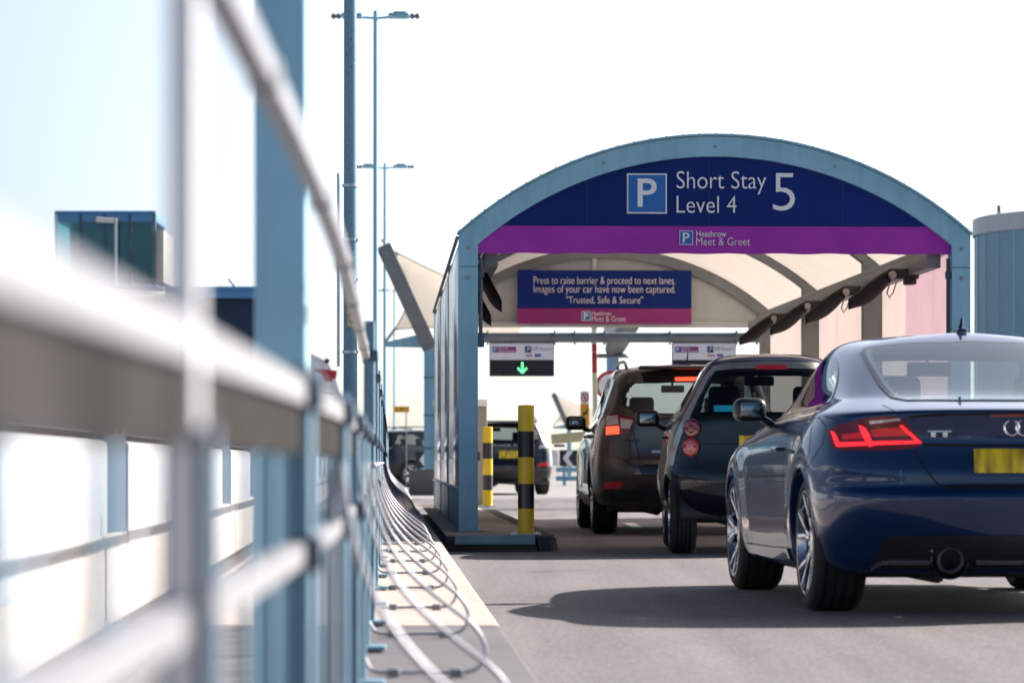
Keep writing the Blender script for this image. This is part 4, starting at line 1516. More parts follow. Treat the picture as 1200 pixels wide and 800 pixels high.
# eaves beams
for s in (-1, 1):
    mb = MB()
    mb.box((s * (AW - .28), 6.85, 2.44), (.12, 13.3, .14), bevel=.01)
    mb.box((s * (AW - .12), 6.85, 2.57), (.22, 13.3, .06), bevel=.01)
    mb.build('eaves_beam', 'grey steel', can)
# side walls: glossy metal sheets outside on the fence side, translucent sheets on the far side
for b in range(3):
    mb = MB()
    mb.box((-AW + .018, FR[b] + 2.36, 1.52), (.03, 4.30, 2.06), bevel=.003)
    mb.build('side_panel', 'aluminium panel', can)
    for k in range(3):
        y0 = FR[b] + .21 + k * (4.34 / 3)
        y1 = y0 + 4.34 / 3 - .03
        mb = MB()
        mb.box((AW - .03, (y0 + y1) / 2, 1.40), (.012, y1 - y0 + .028, 2.28))
        mb.build('side_panel', 'pink panel' if b == 0 and k < 2 else 'pale panel', can)
mb = MB()
mb.box((-AW + .035, 6.9, .30), (.05, 13.3, .34), bevel=.01)
mb.box((-AW + .015, 6.9, .48), (.07, 13.4, .025), bevel=.005)
for k in range(4):
    mb.box((-AW + .002, .2 + k * 4.55 - (.07 if k else 0), 1.5), (.010, .05, 2.1), bevel=.003)
mb.build('side_plinth', 'blue steel', can)
# gable at the far end
mb = MB()
y = FR[3] + .06
pts = arc_pts(AR - .06, -AW + .05, AW - .05, 48)
A = [(x, y, z) for x, z in pts]
Bq = [(x, y, 2.47) for x, z in pts]
rows = [[a, b, (b[0], b[1] + .05, b[2]), (a[0], a[1] + .05, a[2])] for a, b in zip(A, Bq)]
mb.grid(rows)
mb.build('gable_panel', 'end panel', can)
mb = MB()
mb.box((0, y - .03, 2.465), (2 * AW - .3, .06, .07), bevel=.008)
mb.box((-.12, y - .03, 2.9), (.06, .05, 1.0), bevel=.008)
mb.build('gable_frame', 'end panel', can)
# base rail of the canopy on the island side
# ------------------------------------------------------------------ signs on the canopy


def local_px(px, py, Z0, y=0.0):
    """photo pixel -> canopy-local (x, z) at the canopy depth Z0"""
    s = Z0 / FPX
    cx = 600 + FPX * (ALOC[0] - math.sin(AYAW) * y) / Z0
    return (px - cx) * s, CAM_Z + (HOR - py) * s


def bx(px0, px1, pyt, pyb, Z0, y=0.0):
    a = local_px(px0, pyb, Z0, y)
    b = local_px(px1, pyt, Z0, y)
    return (a[0], b[0], a[1], b[1])


def panel(name, mat, parent, box, y, t=.006, bevel=.0):
    mb = MB()
    mb.box(((box[0] + box[1]) / 2, y, (box[2] + box[3]) / 2), (box[1] - box[0], t, box[3] - box[2]), bevel=bevel)
    return mb.build(name, mat, parent)


fs = thing('fascia_sign', 'navy and purple arched sign reading Short Stay Level 4 across the canopy front', 'sign', ALOC, AYAW)
ZF = 26.6
ZB, ZS = 2.478, 2.712
ys = .06
mb = MB()
r_in = AR - .16
xb = math.sqrt(max(0, r_in ** 2 - (ZS - ACZ) ** 2))
top = arc_pts(r_in, -xb, xb, 60)
rows = [[(x, ys, max(z, ZS)), (x, ys, ZS), (x, ys + .03, ZS), (x, ys + .03, max(z, ZS)), (x, ys, max(z, ZS))] for x, z in top]
mb.grid(rows)
mb.build('blue_panel', 'sign navy', fs)
mb = MB()
xl = AW - .158
pts = []
for i in range(81):
    x = -xl + 2 * xl * i / 80
    z = min(ZS - .001, ACZ + math.sqrt(max(0, r_in ** 2 - x * x)))
    pts.append((x, max(z, ZB + .004)))
# the printed strip is a slightly slack sheet: gentle waves along its lower edge
rows = []
for i, (x, z) in enumerate(pts):
    wv = .010 * math.sin(x * 9.0) + .006 * math.sin(x * 23 + 1)
    zb = ZB + .004 * math.sin(x * 14.5)
    rows.append([(x, ys - .001, z), (x, ys - .004 + wv * .35, (z * .6 + zb * .4)), (x, ys - .006 + wv, zb), (x, ys + .012 + wv, zb), (x, ys + .03, z)])
mb.grid(rows)
mb.build('purple_band', 'sign purple', fs)
for k, (px0, px1, pyt, pyb) in enumerate(((735, 782, 203, 250),)):
    b = bx(px0, px1, pyt, pyb, ZF)
    panel('symbol_border', 'sign white', fs, b, ys - .004)
    q = .012
    panel('parking_symbol', 'sign blue', fs, (b[0] + q, b[1] - q, b[2] + q, b[3] - q), ys - .008)
    text('lettering', 'P', 'sign white', fs, bx(747.5, 770, 209, 242, ZF), ys - .011, thin=.012)
for xx_ in (-1.09, -.05, 1.09):
    zt_ = ACZ + math.sqrt(r_in ** 2 - xx_ ** 2) - .01
    mb = MB()
    mb.box((xx_, ys - .0005, (zt_ + ZS) / 2), (.005, .003, zt_ - ZS - .002))
    mb.build('panel_joint', 'facade navy', fs)
    for zz in (ZS + .10, zt_ - .07):
        mb = MB()
        mb.lathe([(.0005, -.006), (.007, -.006), (.009, 0)], c=(xx_ + .03, ys, zz), axis='Y', seg=10, cap=False)
        mb.build('rivet', 'sign navy', fs)
text('lettering', 'Short Stay', 'sign white', fs, bx(793.5, 899, 200, 227, ZF), ys - .002, thin=-.008)
text('lettering', 'Level 4', 'sign white', fs, bx(793.5, 864, 229, 249, ZF), ys - .002, thin=-.008)
text('lettering', '5', 'sign white', fs, bx(907, 933, 202, 246, ZF), ys - .002, thin=-.008)
b = bx(796.5, 812.5, 270, 286.5, ZF)
panel('symbol_border', 'sign white', fs, b, ys - .016)
panel('parking_symbol', 'sign blue', fs, (b[0] + .006, b[1] - .006, b[2] + .006, b[3] - .006), ys - .020)
text('lettering', 'P', 'sign white', fs, bx(800.5, 808.5, 272.5, 284, ZF), ys - .023, thin=.012)
text('lettering', 'Heathrow', 'sign white', fs, bx(816.5, 852, 270, 277, ZF), ys - .014, thin=.004)
text('lettering', 'Meet & Greet', 'sign white', fs, bx(816.5, 880, 278, 287, ZF), ys - .014, thin=-.012)

rs = thing('information_sign', 'navy and magenta notice about raising the barrier hung on the far gable', 'sign', ALOC, AYAW)
YR = FR[3] + .0
ZR = ALOC[1] + math.cos(AYAW) * YR
by = YR - .05
panel('blue_panel', 'sign navy', rs, bx(606, 810, 317, 361.5, ZR, YR), by, .04)
panel('magenta_band', 'sign magenta', rs, bx(606, 810, 361.7, 379.5, ZR, YR), by, .04)
yt = by - .022
text('lettering', 'Press to raise barrier & proceed to next lanes.', 'sign dim white', rs, bx(625, 791, 324.5, 336, ZR, YR), yt, thin=-.011)
text('lettering', 'Images of your car have now been captured.', 'sign dim white', rs, bx(625, 791, 334.5, 346, ZR, YR), yt, thin=-.011)
text('lettering', '"Trusted, Safe & Secure"', 'sign dim white', rs, bx(663, 753, 347.5, 357, ZR, YR), yt, thin=-.011)
b = bx(681, 691.5, 365, 376, ZR, YR)
panel('symbol_border', 'sign dim white', rs, b, yt - .002)
panel('parking_symbol', 'sign blue', rs, (b[0] + .008, b[1] - .008, b[2] + .008, b[3] - .008), yt - .006)
text('lettering', 'P', 'sign white', rs, bx(683.8, 688.8, 366.8, 374.2, ZR, YR), yt - .009, thin=.01)
text('lettering', 'Heathrow', 'sign dim white', rs, bx(693, 716, 365.3, 369.8, ZR, YR), yt, thin=.0)
text('lettering', 'Meet & Greet', 'sign dim white', rs, bx(693, 733, 370.5, 377, ZR, YR), yt, thin=-.01)


# ------------------------------------------------------------------ lane lamps along both eaves
def lane_lamp(x, y, z, s, label, first=[None]):
    if first[0] is None:
        o = thing('lane_lamp', '', 'light fitting', group='lamps under the canopy eaves')
        mb = MB()                                   # paddle shaped head reaching inwards, down and to the viewer
        pts = []
        for t in [i / 14 for i in range(15)]:
            w = .26 * (1 - .2 * t) if t < .85 else .26 * (1 - .2 * t) * math.sqrt(max(0.02, 1 - ((t - .85) / .15) ** 2))
            h = .045 + .065 * math.sin(math.pi * min(1, t * .8 + .12)) * (1 - t * t * .55)
            cx_, cy_, cz_ = -.42 * t, -.34 * t, -.27 * t - .02 * math.sin(math.pi * t)
            pts.append([(cx_ + w * .25 * math.cos(a) * .5, cy_ + w * .9 * math.cos(a) * .5, cz_ + h * math.sin(a) * .9 + .0) for a in [k * math.pi / 8 for k in range(17)]])
        mb.grid(pts)
        mb.bm.faces.new([v for v in mb.bm.verts if (v.co - Vector(pts[-1][0])).length < 1e-6][:1] + [mb.bm.verts.new((-.43, -.345, -.275)), mb.bm.verts.new((-.43, -.34, -.27))])
        mb.build('lamp_head', 'matt black', o)
        mb = MB()
        mb.lathe([(.001, -.03), (.030, -.03), (.034, -.02), (.034, .02)], c=(.0, -.15, .0), axis='Y', seg=20, cap=False)
        mb.build('pivot_cap', 'cabinet grey', o)
        mb = MB()
        mb.box((.12, 0, .02), (.28, .10, .10), bevel=.02)
        mb.box((.18, 0, -.05), (.10, .16, .06), bevel=.015)
        mb.build('bracket', 'black plastic', o)
        mb = MB()
        mb.tube([(.06, .0, -.06), (.03, .0, -.15), (.0, .02, -.19), (-.02, .03, -.15), (.0, .02, -.08)], .006, seg=6)
        mb.build('cable', 'black plastic', o)
        first[0] = o
    else:
        o = copy_tree(first[0])
    W = Matrix.Translation(ALOC) @ Matrix.Rotation(AYAW, 4, 'Z')
    o.location = W @ Vector((x, y, z))
    o.rotation_euler = (0, 0, AYAW)
    if s < 0:
        o.scale = (-.42, .8, 1.15)
    o['label'] = label


for i, (y, lab) in enumerate(((1.2, 'black paddle shaped lamp nearest to the canopy entrance above the pink panel'),
                              (4.0, 'black paddle shaped lamp over the second canopy post, second along the pale wall'),
                              (6.8, 'black paddle shaped lamp third along the pale wall panels'),
                              (9.7, 'black paddle shaped lamp deepest inside the canopy on the pale wall'))):
    lane_lamp(AW - .50, y, 2.36, 1, lab)
for i, (y, lab) in enumerate(((1.2, 'larger black lamp peeping from behind the blue canopy post'),
                              (4.0, 'lower black lamp just behind the larger one at the blue canopy post'))):
    lane_lamp(-AW + .22, y, 2.38, -1, lab)

# ------------------------------------------------------------------ island with posts and cabinet
mb = MB()


def isl(Y, off):
    return off - .0408 * (Y - 24.8)


xr, xl_ = .36, -.52
prof = []
for (Y, a, b) in ((24.8, xl_, .20), (24.86, xl_, .30), (25.0, xl_, .36), (25.4, xl_, .375), (30, xl_, .375), (36, xl_, .375), (41.5, xl_, .375), (42.4, xl_ + .1, .25)):
    prof.append((Y, isl(Y, a), isl(Y, b)))
top_, side = [], []
for Y, a, b in prof:
    top_.append([(a, Y, .12), (b - .03, Y, .12)])
mb.grid(top_)
o = mb.build('island_paving', 'paving')
tag(o, kind='structure')
mb = MB()
rows = []
for Y, a, b in prof:
    rows.append([(b - .16, Y, .124), (b - .03, Y, .124), (b, Y, .10), (b + .015, Y, 0)])
mb.grid(rows)
a, b = prof[0][1], prof[0][2]
mb.grid([[(a, 24.79, .0), (a, 24.80, .12), (a, 24.94, .124)], [(b + .01, 24.79, .0), (b - .03, 24.80, .12), (b - .1, 24.94, .124)]])
o = mb.build('island_kerb', 'dark kerb')
tag(o, kind='structure')
mb = MB()
pa, pb = at(533, 632, 24.77), at(627, 632, 24.77)
mb.box(((pa.x + pb.x) / 2, 24.74, .093), (pb.x - pa.x, .05, .075), bevel=.006)
o = mb.build('island_edge', 'blue steel shaded')
tag(o, kind='structure')


def bollard(px, Y, label, first=[None]):
    if first[0] is None:
        o = thing('bollard', '', 'bollard', group='striped bollards on the island')
        H, r = 1.04, .065
        n = 5
        edges = [0, .205, .395, .60, .80, 1.0]
        for k in range(5):
            mb = MB()
            z0, z1 = edges[k] * H, edges[k + 1] * H
            e = .0 if k % 2 == 0 else .0012
            pf = [(r + e, z0), (r + e, z1)]
            if k == 4:
                pf = [(r, z0), (r, z1 - .006), (r - .006, z1), (.001, z1 + .004)]
            mb.lathe(pf, seg=28, cap=False)
            mb.build('yellow_band' if k % 2 == 0 else 'black_band', 'bollard yellow' if k % 2 == 0 else 'bollard black', o)
        mb = MB()
        mb.box((0, 0, .006), (.24, .24, .012), bevel=.003)
        for sx in (-.09, .09):
            for sy in (-.09, .09):
                mb.lathe([(.018, .012), (.018, .022), (.001, .024)], c=(sx, sy, 0), seg=8, cap=False)
        mb.build('base_plate', 'dull chrome', o)
        first[0] = o
    else:
        o = copy_tree(first[0])
    p = at(px, 540, Y)
    o.location = (p.x, Y, .122)
    o['label'] = label


bollard(616.5, 25.15, 'yellow and black striped post with a shaded yellow tone at the island tip')
bollard(571.5, 41.0, 'bright yellow and black striped post in front of the grey cabinet')

cb = thing('control_cabinet', 'tall grey control cabinet with a white lid behind the canopy side wall', 'cabinet', at(539.5, 540, 41.9) - Vector((0, 0, CAM_Z)), R(2.3))
cb.location.z = .12
mb = MB()
mb.box((0, 0, .66), (.70, .5, 1.32), bevel=.012)
mb.build('housing', 'cabinet grey', cb)
mb = MB()
mb.box((0, 0, 1.37), (.72, .56, .10), bevel=.015)
mb.build('lid', 'sign white', cb)
mb = MB()
mb.box((0, -.258, .66), (.56, .012, 1.16), bevel=.004)
d = mb.build('door', 'cabinet grey', cb)
mb = MB()
mb.box((.24, -.272, .66), (.025, .02, .12), bevel=.006)
mb.build('handle', 'black plastic', d)

# ------------------------------------------------------------------ the fence along the kerb
fence = thing('barrier_fence', 'long blue grey steel fence with tube hoops running beside the lane', 'fence')


def fx(Y):
    """plan line of the fence: nearly straight, bending gently away from the lane"""
    L, s0, s1, a, b = .19, .0161, .0385, 3.0, 6.5
    x = -L - s0 * min(Y, a)
    if Y > a:
        u = min(Y, b) - a
        x -= s0 * u + (s1 - s0) * u * u / (2 * (b - a))
    if Y > b:
        x -= s1 * (Y - b)
    return x


YS = [0.4 + .8 * k for k in range(0, 74)]
KH = .10
for (dz, dx, w, h, mat) in ((1.11, -.012, .026, .026, 'white rail'), (.797, -.006, .026, .030, 'white rail'), (.605, -.006, .022, .026, 'white rail')):
    mb = MB()
    secs = []
    for Y in YS:
        x = fx(Y) + dx
        secs.append([(x - w / 2, Y, dz - h / 2), (x + w / 2, Y, dz - h / 2), (x + w / 2, Y, dz + h / 2), (x - w / 2, Y, dz + h / 2), (x - w / 2, Y, dz - h / 2)])
    mb.grid(secs)
    bmesh.ops.remove_doubles(mb.bm, verts=mb.bm.verts[:], dist=.0001)
    mb.build('rail', mat, fence)
mb = MB()                       # flat bar painting in the shade on the middle rail's lower side
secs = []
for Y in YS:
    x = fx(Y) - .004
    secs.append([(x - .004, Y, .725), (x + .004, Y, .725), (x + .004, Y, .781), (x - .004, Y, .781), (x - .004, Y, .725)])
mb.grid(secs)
mb.build('rail_shade_strip', 'rail shade', fence)


def fence_post(Y, wd, top, white=False):
    mb = MB()
    h = top - KH
    if white:
        mb.box((0, 0, h / 2), (.022, .03, h), bevel=.004, mat='bright white paint')  # slim upright in bright white, paler than the other posts
        mb.box((.016, .0, .32), (.010, .035, .64), bevel=.003, mat='blue steel dark')
    else:
        mb.box((0, 0, h / 2), (wd, .016, h), bevel=.004, mat='blue steel shaded')
        mb.box((wd / 2 - .006, .03, h / 2), (.012, .05, h - .003), bevel=.003, mat='blue steel shaded')
    mb.box((0, 0, .012), (.13, .13, .014), bevel=.003, mat='blue steel shaded')
    for zz in (.605, .797, 1.11):
        if zz < top and not white:
            mb.box((wd / 2 - .005, 0, zz - KH), (.04, .035, .045), bevel=.01, mat='blue steel dark')
    mb.build('post', None, fence, loc=(fx(Y), Y, KH))


fence_post(2.15, .03, 1.34, True)
for k in range(5):
    fence_post(3.75 + 1.6 * k, .024, .83)
for k in range(16):
    fence_post(11.75 + 3.2 * k, .04, 1.24)
    fence_post(13.35 + 3.2 * k, .026, .83)
col = thing('steel_column', 'wide pale blue steel column standing close behind the fence, top out of frame', 'column', (at(330, 540, 7.0).x, 7.0, 0))
mb = MB()
mb.box((0, 0, 1.35), (.114, .10, 2.7), bevel=.006)
mb.build('shaft', 'blue steel', col)
mb = MB()
mb.box((0, 0, .112), (.24, .22, .02), bevel=.004)
mb.build('base_plate', 'blue steel', col)
for k in range(36):
    Yc = 3.2 + 1.5 * k
    mb = MB()
    mb.box((0, 0, 0), (.034, .04, .034), bevel=.006)
    mb.build('rail_clamp', 'grey steel', fence, loc=(fx(Yc) - .012, Yc, 1.11))
# thin uprights between the rails in the stretch beside the viewer
for k in range(34):
    Yb = 1.35 + .4 * k
    mb = MB()
    mb.box((0, 0, .35), (.010, .022, .66), bevel=.003)
    mb.build('baluster', 'blue steel shaded', fence, loc=(fx(Yb) - .012, Yb, KH))
# hoops
prof = []
ctrl = [(0.0, .60), (.0, .30), (.0, .075), (.012, .03), (.045, .0), (.20, .0), (.29, .0), (.330, .012), (.350, .045), (.348, .085), (.315, .135), (.245, .19), (.16, .26), (.088, .345), (.043, .44), (.02, .53), (.012, .60)]


def catmull(P, n=4):
    out = []
    for i in range(len(P) - 1):
        p0, p1, p2, p3 = P[max(0, i - 1)], P[i], P[i + 1], P[min(len(P) - 1, i + 2)]
        for k in range(n):
            t = k / n
            out.append(tuple(.5 * (2 * b + (c - a) * t + (2 * a - 5 * b + 4 * c - d) * t * t + (3 * b - a - 3 * c + d) * t ** 3) for a, b, c, d in zip(p0, p1, p2, p3)))
    out.append(P[-1])
    return out


hp = catmull(ctrl, 3)
mb = MB()
mb.tube([(u, 0, .012 + v) for u, v in hp], .0060, seg=8)
h0 = mb.build('hoop', 'hoop steel', fence)
for u in (.09, .27):
    mb = MB()
    mb.box((u, 0, .010), (.036, .045, .028), bevel=.006)
    mb.build('foot_clamp', 'grey steel', h0)
Y = 4.96
first = True
while Y < 60:
    o = h0 if first else copy_tree(h0, fence)
    first = False
    o.location = (fx(Y), Y, KH)
    Y += 2.0
mb = MB()                       # thin longitudinal tie bar that the hoop tops hang on
mb.tube([(fx(Y) + .02, Y, KH + .60) for Y in YS if Y > 10.5], .010, seg=6)
mb.build('tie_bar', 'galvanised', fence)


# ------------------------------------------------------------------ low parapet beyond the fence
pw = thing('parapet_wall', 'white parapet with dark upper panels and posts seen blurred through the fence', 'wall')


def wx(Y):
    return -1.02 - .0405 * Y


mb = MB()
mb.bar((wx(-4) - .1, -4, .2), (wx(62) - .1, 62, .2), .26, .5, bevel=.02)
mb.build('base', 'pale render', pw)
Y = 3.7
while Y < 60:
    mb = MB()
    mb.bar((wx(Y), Y + .35, .56), (wx(Y + 4), Y + 3.7, .56), .05, .46, bevel=.03)
    mb.build('white_panel', 'facade white', pw)
    mb = MB()
    mb.bar((wx(Y), Y + .06, 1.03), (wx(Y + 4), Y + 3.94, 1.03), .04, .44, bevel=.01)
    mb.build('dark_panel', 'facade navy', pw)
    mb = MB()
    mb.box((wx(Y) - .01, Y, .65), (.05, .62, 1.0), bevel=.02)
    mb.build('post', 'blue steel dark', pw)
    Y += 4.0

# ------------------------------------------------------------------ lamp posts
def lamp_post(loc, H, r, label, heads=True, first={}):
    key = (H, r)
    if key in first:
        o = copy_tree(first[key])
    else:
        o = thing('lamp_post', '', 'lamp post', group='lamp posts along the fence')
        mb = MB()
        mb.tube([(0, 0, 0), (0, 0, 1.0), (0, 0, 1.02), (0, 0, H)], [r * 1.25, r * 1.25, r, r * .8], seg=16)
        mb.build('column', 'blue steel' if r < .05 else 'speckled steel', o)
        if heads:
            for s in (-1, 1):
                mb = MB()
                mb.tube([(0, 0, H - .12), (s * .24, 0, H - .10)], .020)
                mb.build('arm', 'blue steel', o)
                mb = MB()
                mb.box((s * .38, 0, H - .08), (.34, .20, .08), bevel=.025)
                mb.box((s * .40, 0, H - .035), (.22, .14, .05), bevel=.02)
                hd = mb.build('lamp_head', 'blue steel', o)
                mb = MB()
                mb.lathe([(.001, -.03), (.036, -.03), (.046, 0), (.036, .03), (.001, .03)], c=(s * .595, 0, H - .085), axis='Y', seg=16, cap=False)
                mb.lathe([(.001, -.03), (.036, -.03), (.046, 0), (.036, .03), (.001, .03)], c=(s * .675, 0, H - .085), axis='Y', seg=16, cap=False)
                mb.build('sensor', 'grey steel', hd)
        first[key] = o
    o.location = loc
    o['label'] = label
    return o


p = at(410.5, 540, 26.0)
lp = lamp_post((p.x, 26.0, 0), 8.6, .0575, 'thick speckled blue column with a small tan label, rising behind the fence')
mb = MB()
mb.box((.012, -.072, 1.98), (.066, .006, .31), bevel=.002)
pl = mb.build('label_plate', 'boom cream', lp)
tx = text('lettering', 'S000L7', 'sign black', lp, (-.13, .13, -.02, .02), 0)
tx.location = (.012, -.076, 1.98)
tx.rotation_euler = (0, R(90), 0)
mb = MB()
for zz in (1.62, 2.22, 2.55, 3.0):
    mb.lathe([(.066, -.012), (.066, .012)], c=(0, 0, zz), seg=16, cap=False)
mb.tube([(-.10, .0, 1.5), (-.10, 0, 3.1)], .012)
mb.build('cable_strap', 'dull chrome', lp)
p = at(440, 540, 50.6)
lamp_post((p.x, 50.6, 0), 7.98, .042, 'slim blue lamp post with twin heads, taller of the two seen whole')
p = at(451, 540, 76.5)
lamp_post((p.x, 76.5, 0), 7.98, .0421, 'distant blue lamp post with twin heads at half the height of the slim one')
p = at(462, 540, 132)
lamp_post((p.x, 132, 0), 7.98, .04211, 'tiny faraway lamp post with twin heads between post and sail')


# ------------------------------------------------------------------ sail canopies
def sail_canopy(loc, rz, label, sc=1.0, sail=True):
    o = thing('sail_canopy', label, 'canopy', loc, rz, 'sail canopies over the exit lanes')
    H = 3.28 * sc
    mb = MB()
    mb.box((0, 0, H / 2), (.27 * sc, .24 * sc, H), bevel=.01)
    mb.build('column', 'blue steel', o)
    mb = MB()
    mb.bar((.0, 0, H - .02), (-1.05 * sc, -.3 * sc, H + 2.3 * sc), .34 * sc, .26 * sc, bevel=.012, up=(0, 1, 0))
    mb.build('arm', 'grey steel', o)
    mb = MB()
    mb.prism([(.0, -.02, H), (.0, -.02, H + .36 * sc), (-1.05 * sc, -.02, H + .12 * sc), (-1.05 * sc, -.02, H + .02 * sc)], (0, .06, 0))
    mb.build('bracket', 'blue steel', o)
    if sail:
        # four cornered cloth with hollow edges, two corners high, two low
        A, B, Cc, D = Vector((-.98, -.2, 5.55)), Vector((2.6, 1.2, 4.4)), Vector((2.0, 3.0, 3.4)), Vector((-.85, 1.3, 3.75))
        rows = []
        n = 20
        for i in range(n + 1):
            u = i / n
            row = []
            for j in range(n + 1):
                v = j / n
                p = A * (1 - u) * (1 - v) + B * u * (1 - v) + Cc * u * v + D * (1 - u) * v
                # hollow edges: pull border points towards the middle
                p.x += .42 * math.sin(math.pi * v) * (1 - u) ** 2 - .2 * math.sin(math.pi * v) * u ** 2
                p.z += -.22 * math.sin(math.pi * u) * (1 - v) ** 2 + .22 * math.sin(math.pi * u) * v ** 2
                row.append(p * sc)
            rows.append(row)
        mb = MB()
        mb.grid(rows)
        s = mb.build('sail', 'sail cloth', o)
        mb = MB()
        for rr in (rows[0], [r[0] for r in rows], [r[-1] for r in rows]):
            mb.tube(rr, .02 * sc, seg=6)
        mb.build('edge_rope', 'sail cloth', s)
        mb = MB()
        mb.bar(A * sc, rows[1][1], .05 * sc, .09 * sc)
        mb.tube([Vector((-1.08, -.25, 5.72)) * sc, A * sc], .03 * sc)
        mb.build('corner_plate', 'grey steel', s)
        mb = MB()
        mb.tube([Vector((-1.02, 0, 3.4)) * sc, D * sc], .035 * sc)
        mb.build('corner_tie', 'grey steel', s)
    return o


p = at(504, 540, 71)
c1 = sail_canopy((p.x, 71, 0), 0, 'large cream sail stretched from a slanted grey arm beside the arched canopy')
mb = MB()
mb.box((.19, -.1, 3.0), (.14, .14, .14), bevel=.03)
mb.build('fitting', 'grey steel', c1)
for zz in (2.6, 1.75, 1.0):
    mb = MB()
    mb.box((0, -.125, zz), (.3, .02, .035), bevel=.004)
    mb.build('strap', 'grey steel', c1)
p = at(718, 540, 62)
c2 = thing('sail_canopy', 'blue steel column with a slanted arm and twin floodlights behind the brown car', 'canopy', (p.x, 62, 0), 0, 'sail canopies over the exit lanes')
mb = MB()
mb.box((0, 0, 1.45), (.24, .22, 2.9), bevel=.01)
mb.build('column', 'blue steel', c2)
mb = MB()
mb.bar((.0, 0, 2.86), (.34, -.9, 3.42), .30, .22, bevel=.01)
mb.bar((.34, -.9, 3.42), (.6, -1.7, 4.3), .30, .22, bevel=.01)
mb.build('arm', 'grey steel', c2)
mb = MB()
mb.prism([(-.12, -.08, 2.84), (-.2, -.08, 3.5), (.34, -.5, 3.46), (.12, -.12, 2.86)], (0, .05, 0))
mb.build('bracket', 'facade white', c2)
mb = MB()
mb.tube([(-.32, -.13, 2.80 - .02), (.32, -.13, 2.80 - .02)], .02)
for s in (-1, 1):
    mb.lathe([(.001, -.03), (.10, -.03), (.12, 0), (.08, .05), (.001, .05)], c=(s * .22, -.13, 2.78), axis='Z', seg=16, cap=False)
mb.build('floodlight', 'grey steel', c2)
rsgn = thing('road_sign', 'round white traffic sign with a red ring above the brown car roof', 'sign', tuple(at(715.5, 452, 61.5)))
mb = MB()
mb.lathe([(.001, -.012), (.30, -.012), (.30, .0)], axis='Y', seg=32, cap=False)
mb.build('sign_ring', 'sign red', rsgn)
mb = MB()
mb.lathe([(.001, -.016), (.235, -.016), (.235, -.01)], axis='Y', seg=32, cap=False)
mb.build('sign_face', 'sign white', rsgn)
mb = MB()
mb.tube([(0, .03, -.1 - 2.0), (0, .03, .28)], .035)
mb.build('sign_post', 'grey steel', rsgn)
p = at(667, 540, 128)
sail_canopy((p.x, 128, 0), 0, 'small faraway blue sail canopy above the barrier boom', sc=.62, sail=True)

# ------------------------------------------------------------------ gantry pipe with two lane signs
ZG = 48.0
g = thing('gantry', 'grey horizontal pipe crossing the lanes behind the arched canopy', 'gantry', (0, ZG, 0))
zp = CAM_Z + (540 - 395.5) / FPX * ZG
mb = MB()
mb.tube([(-.75, 0, zp), (5.2, 0, zp)], .078, seg=16)
mb.build('pipe', 'grey steel', g)
for px in (571.5, 650, 673.5, 708, 785, 863, 887):
    x = (px - 600) / FPX * ZG
    mb = MB()
    mb.lathe([(.078, -.012), (.115, -.012), (.115, .012), (.078, .012)], c=(x, 0, zp), axis='X', seg=20, cap=False)
    mb.build('flange', 'grey steel', g)
for x in (-.68, 5.1):
    mb = MB()
    mb.tube([(x, 0.0, 0), (x, 0.0, zp)], .07, seg=14)
    mb.build('support', 'grey steel', g)


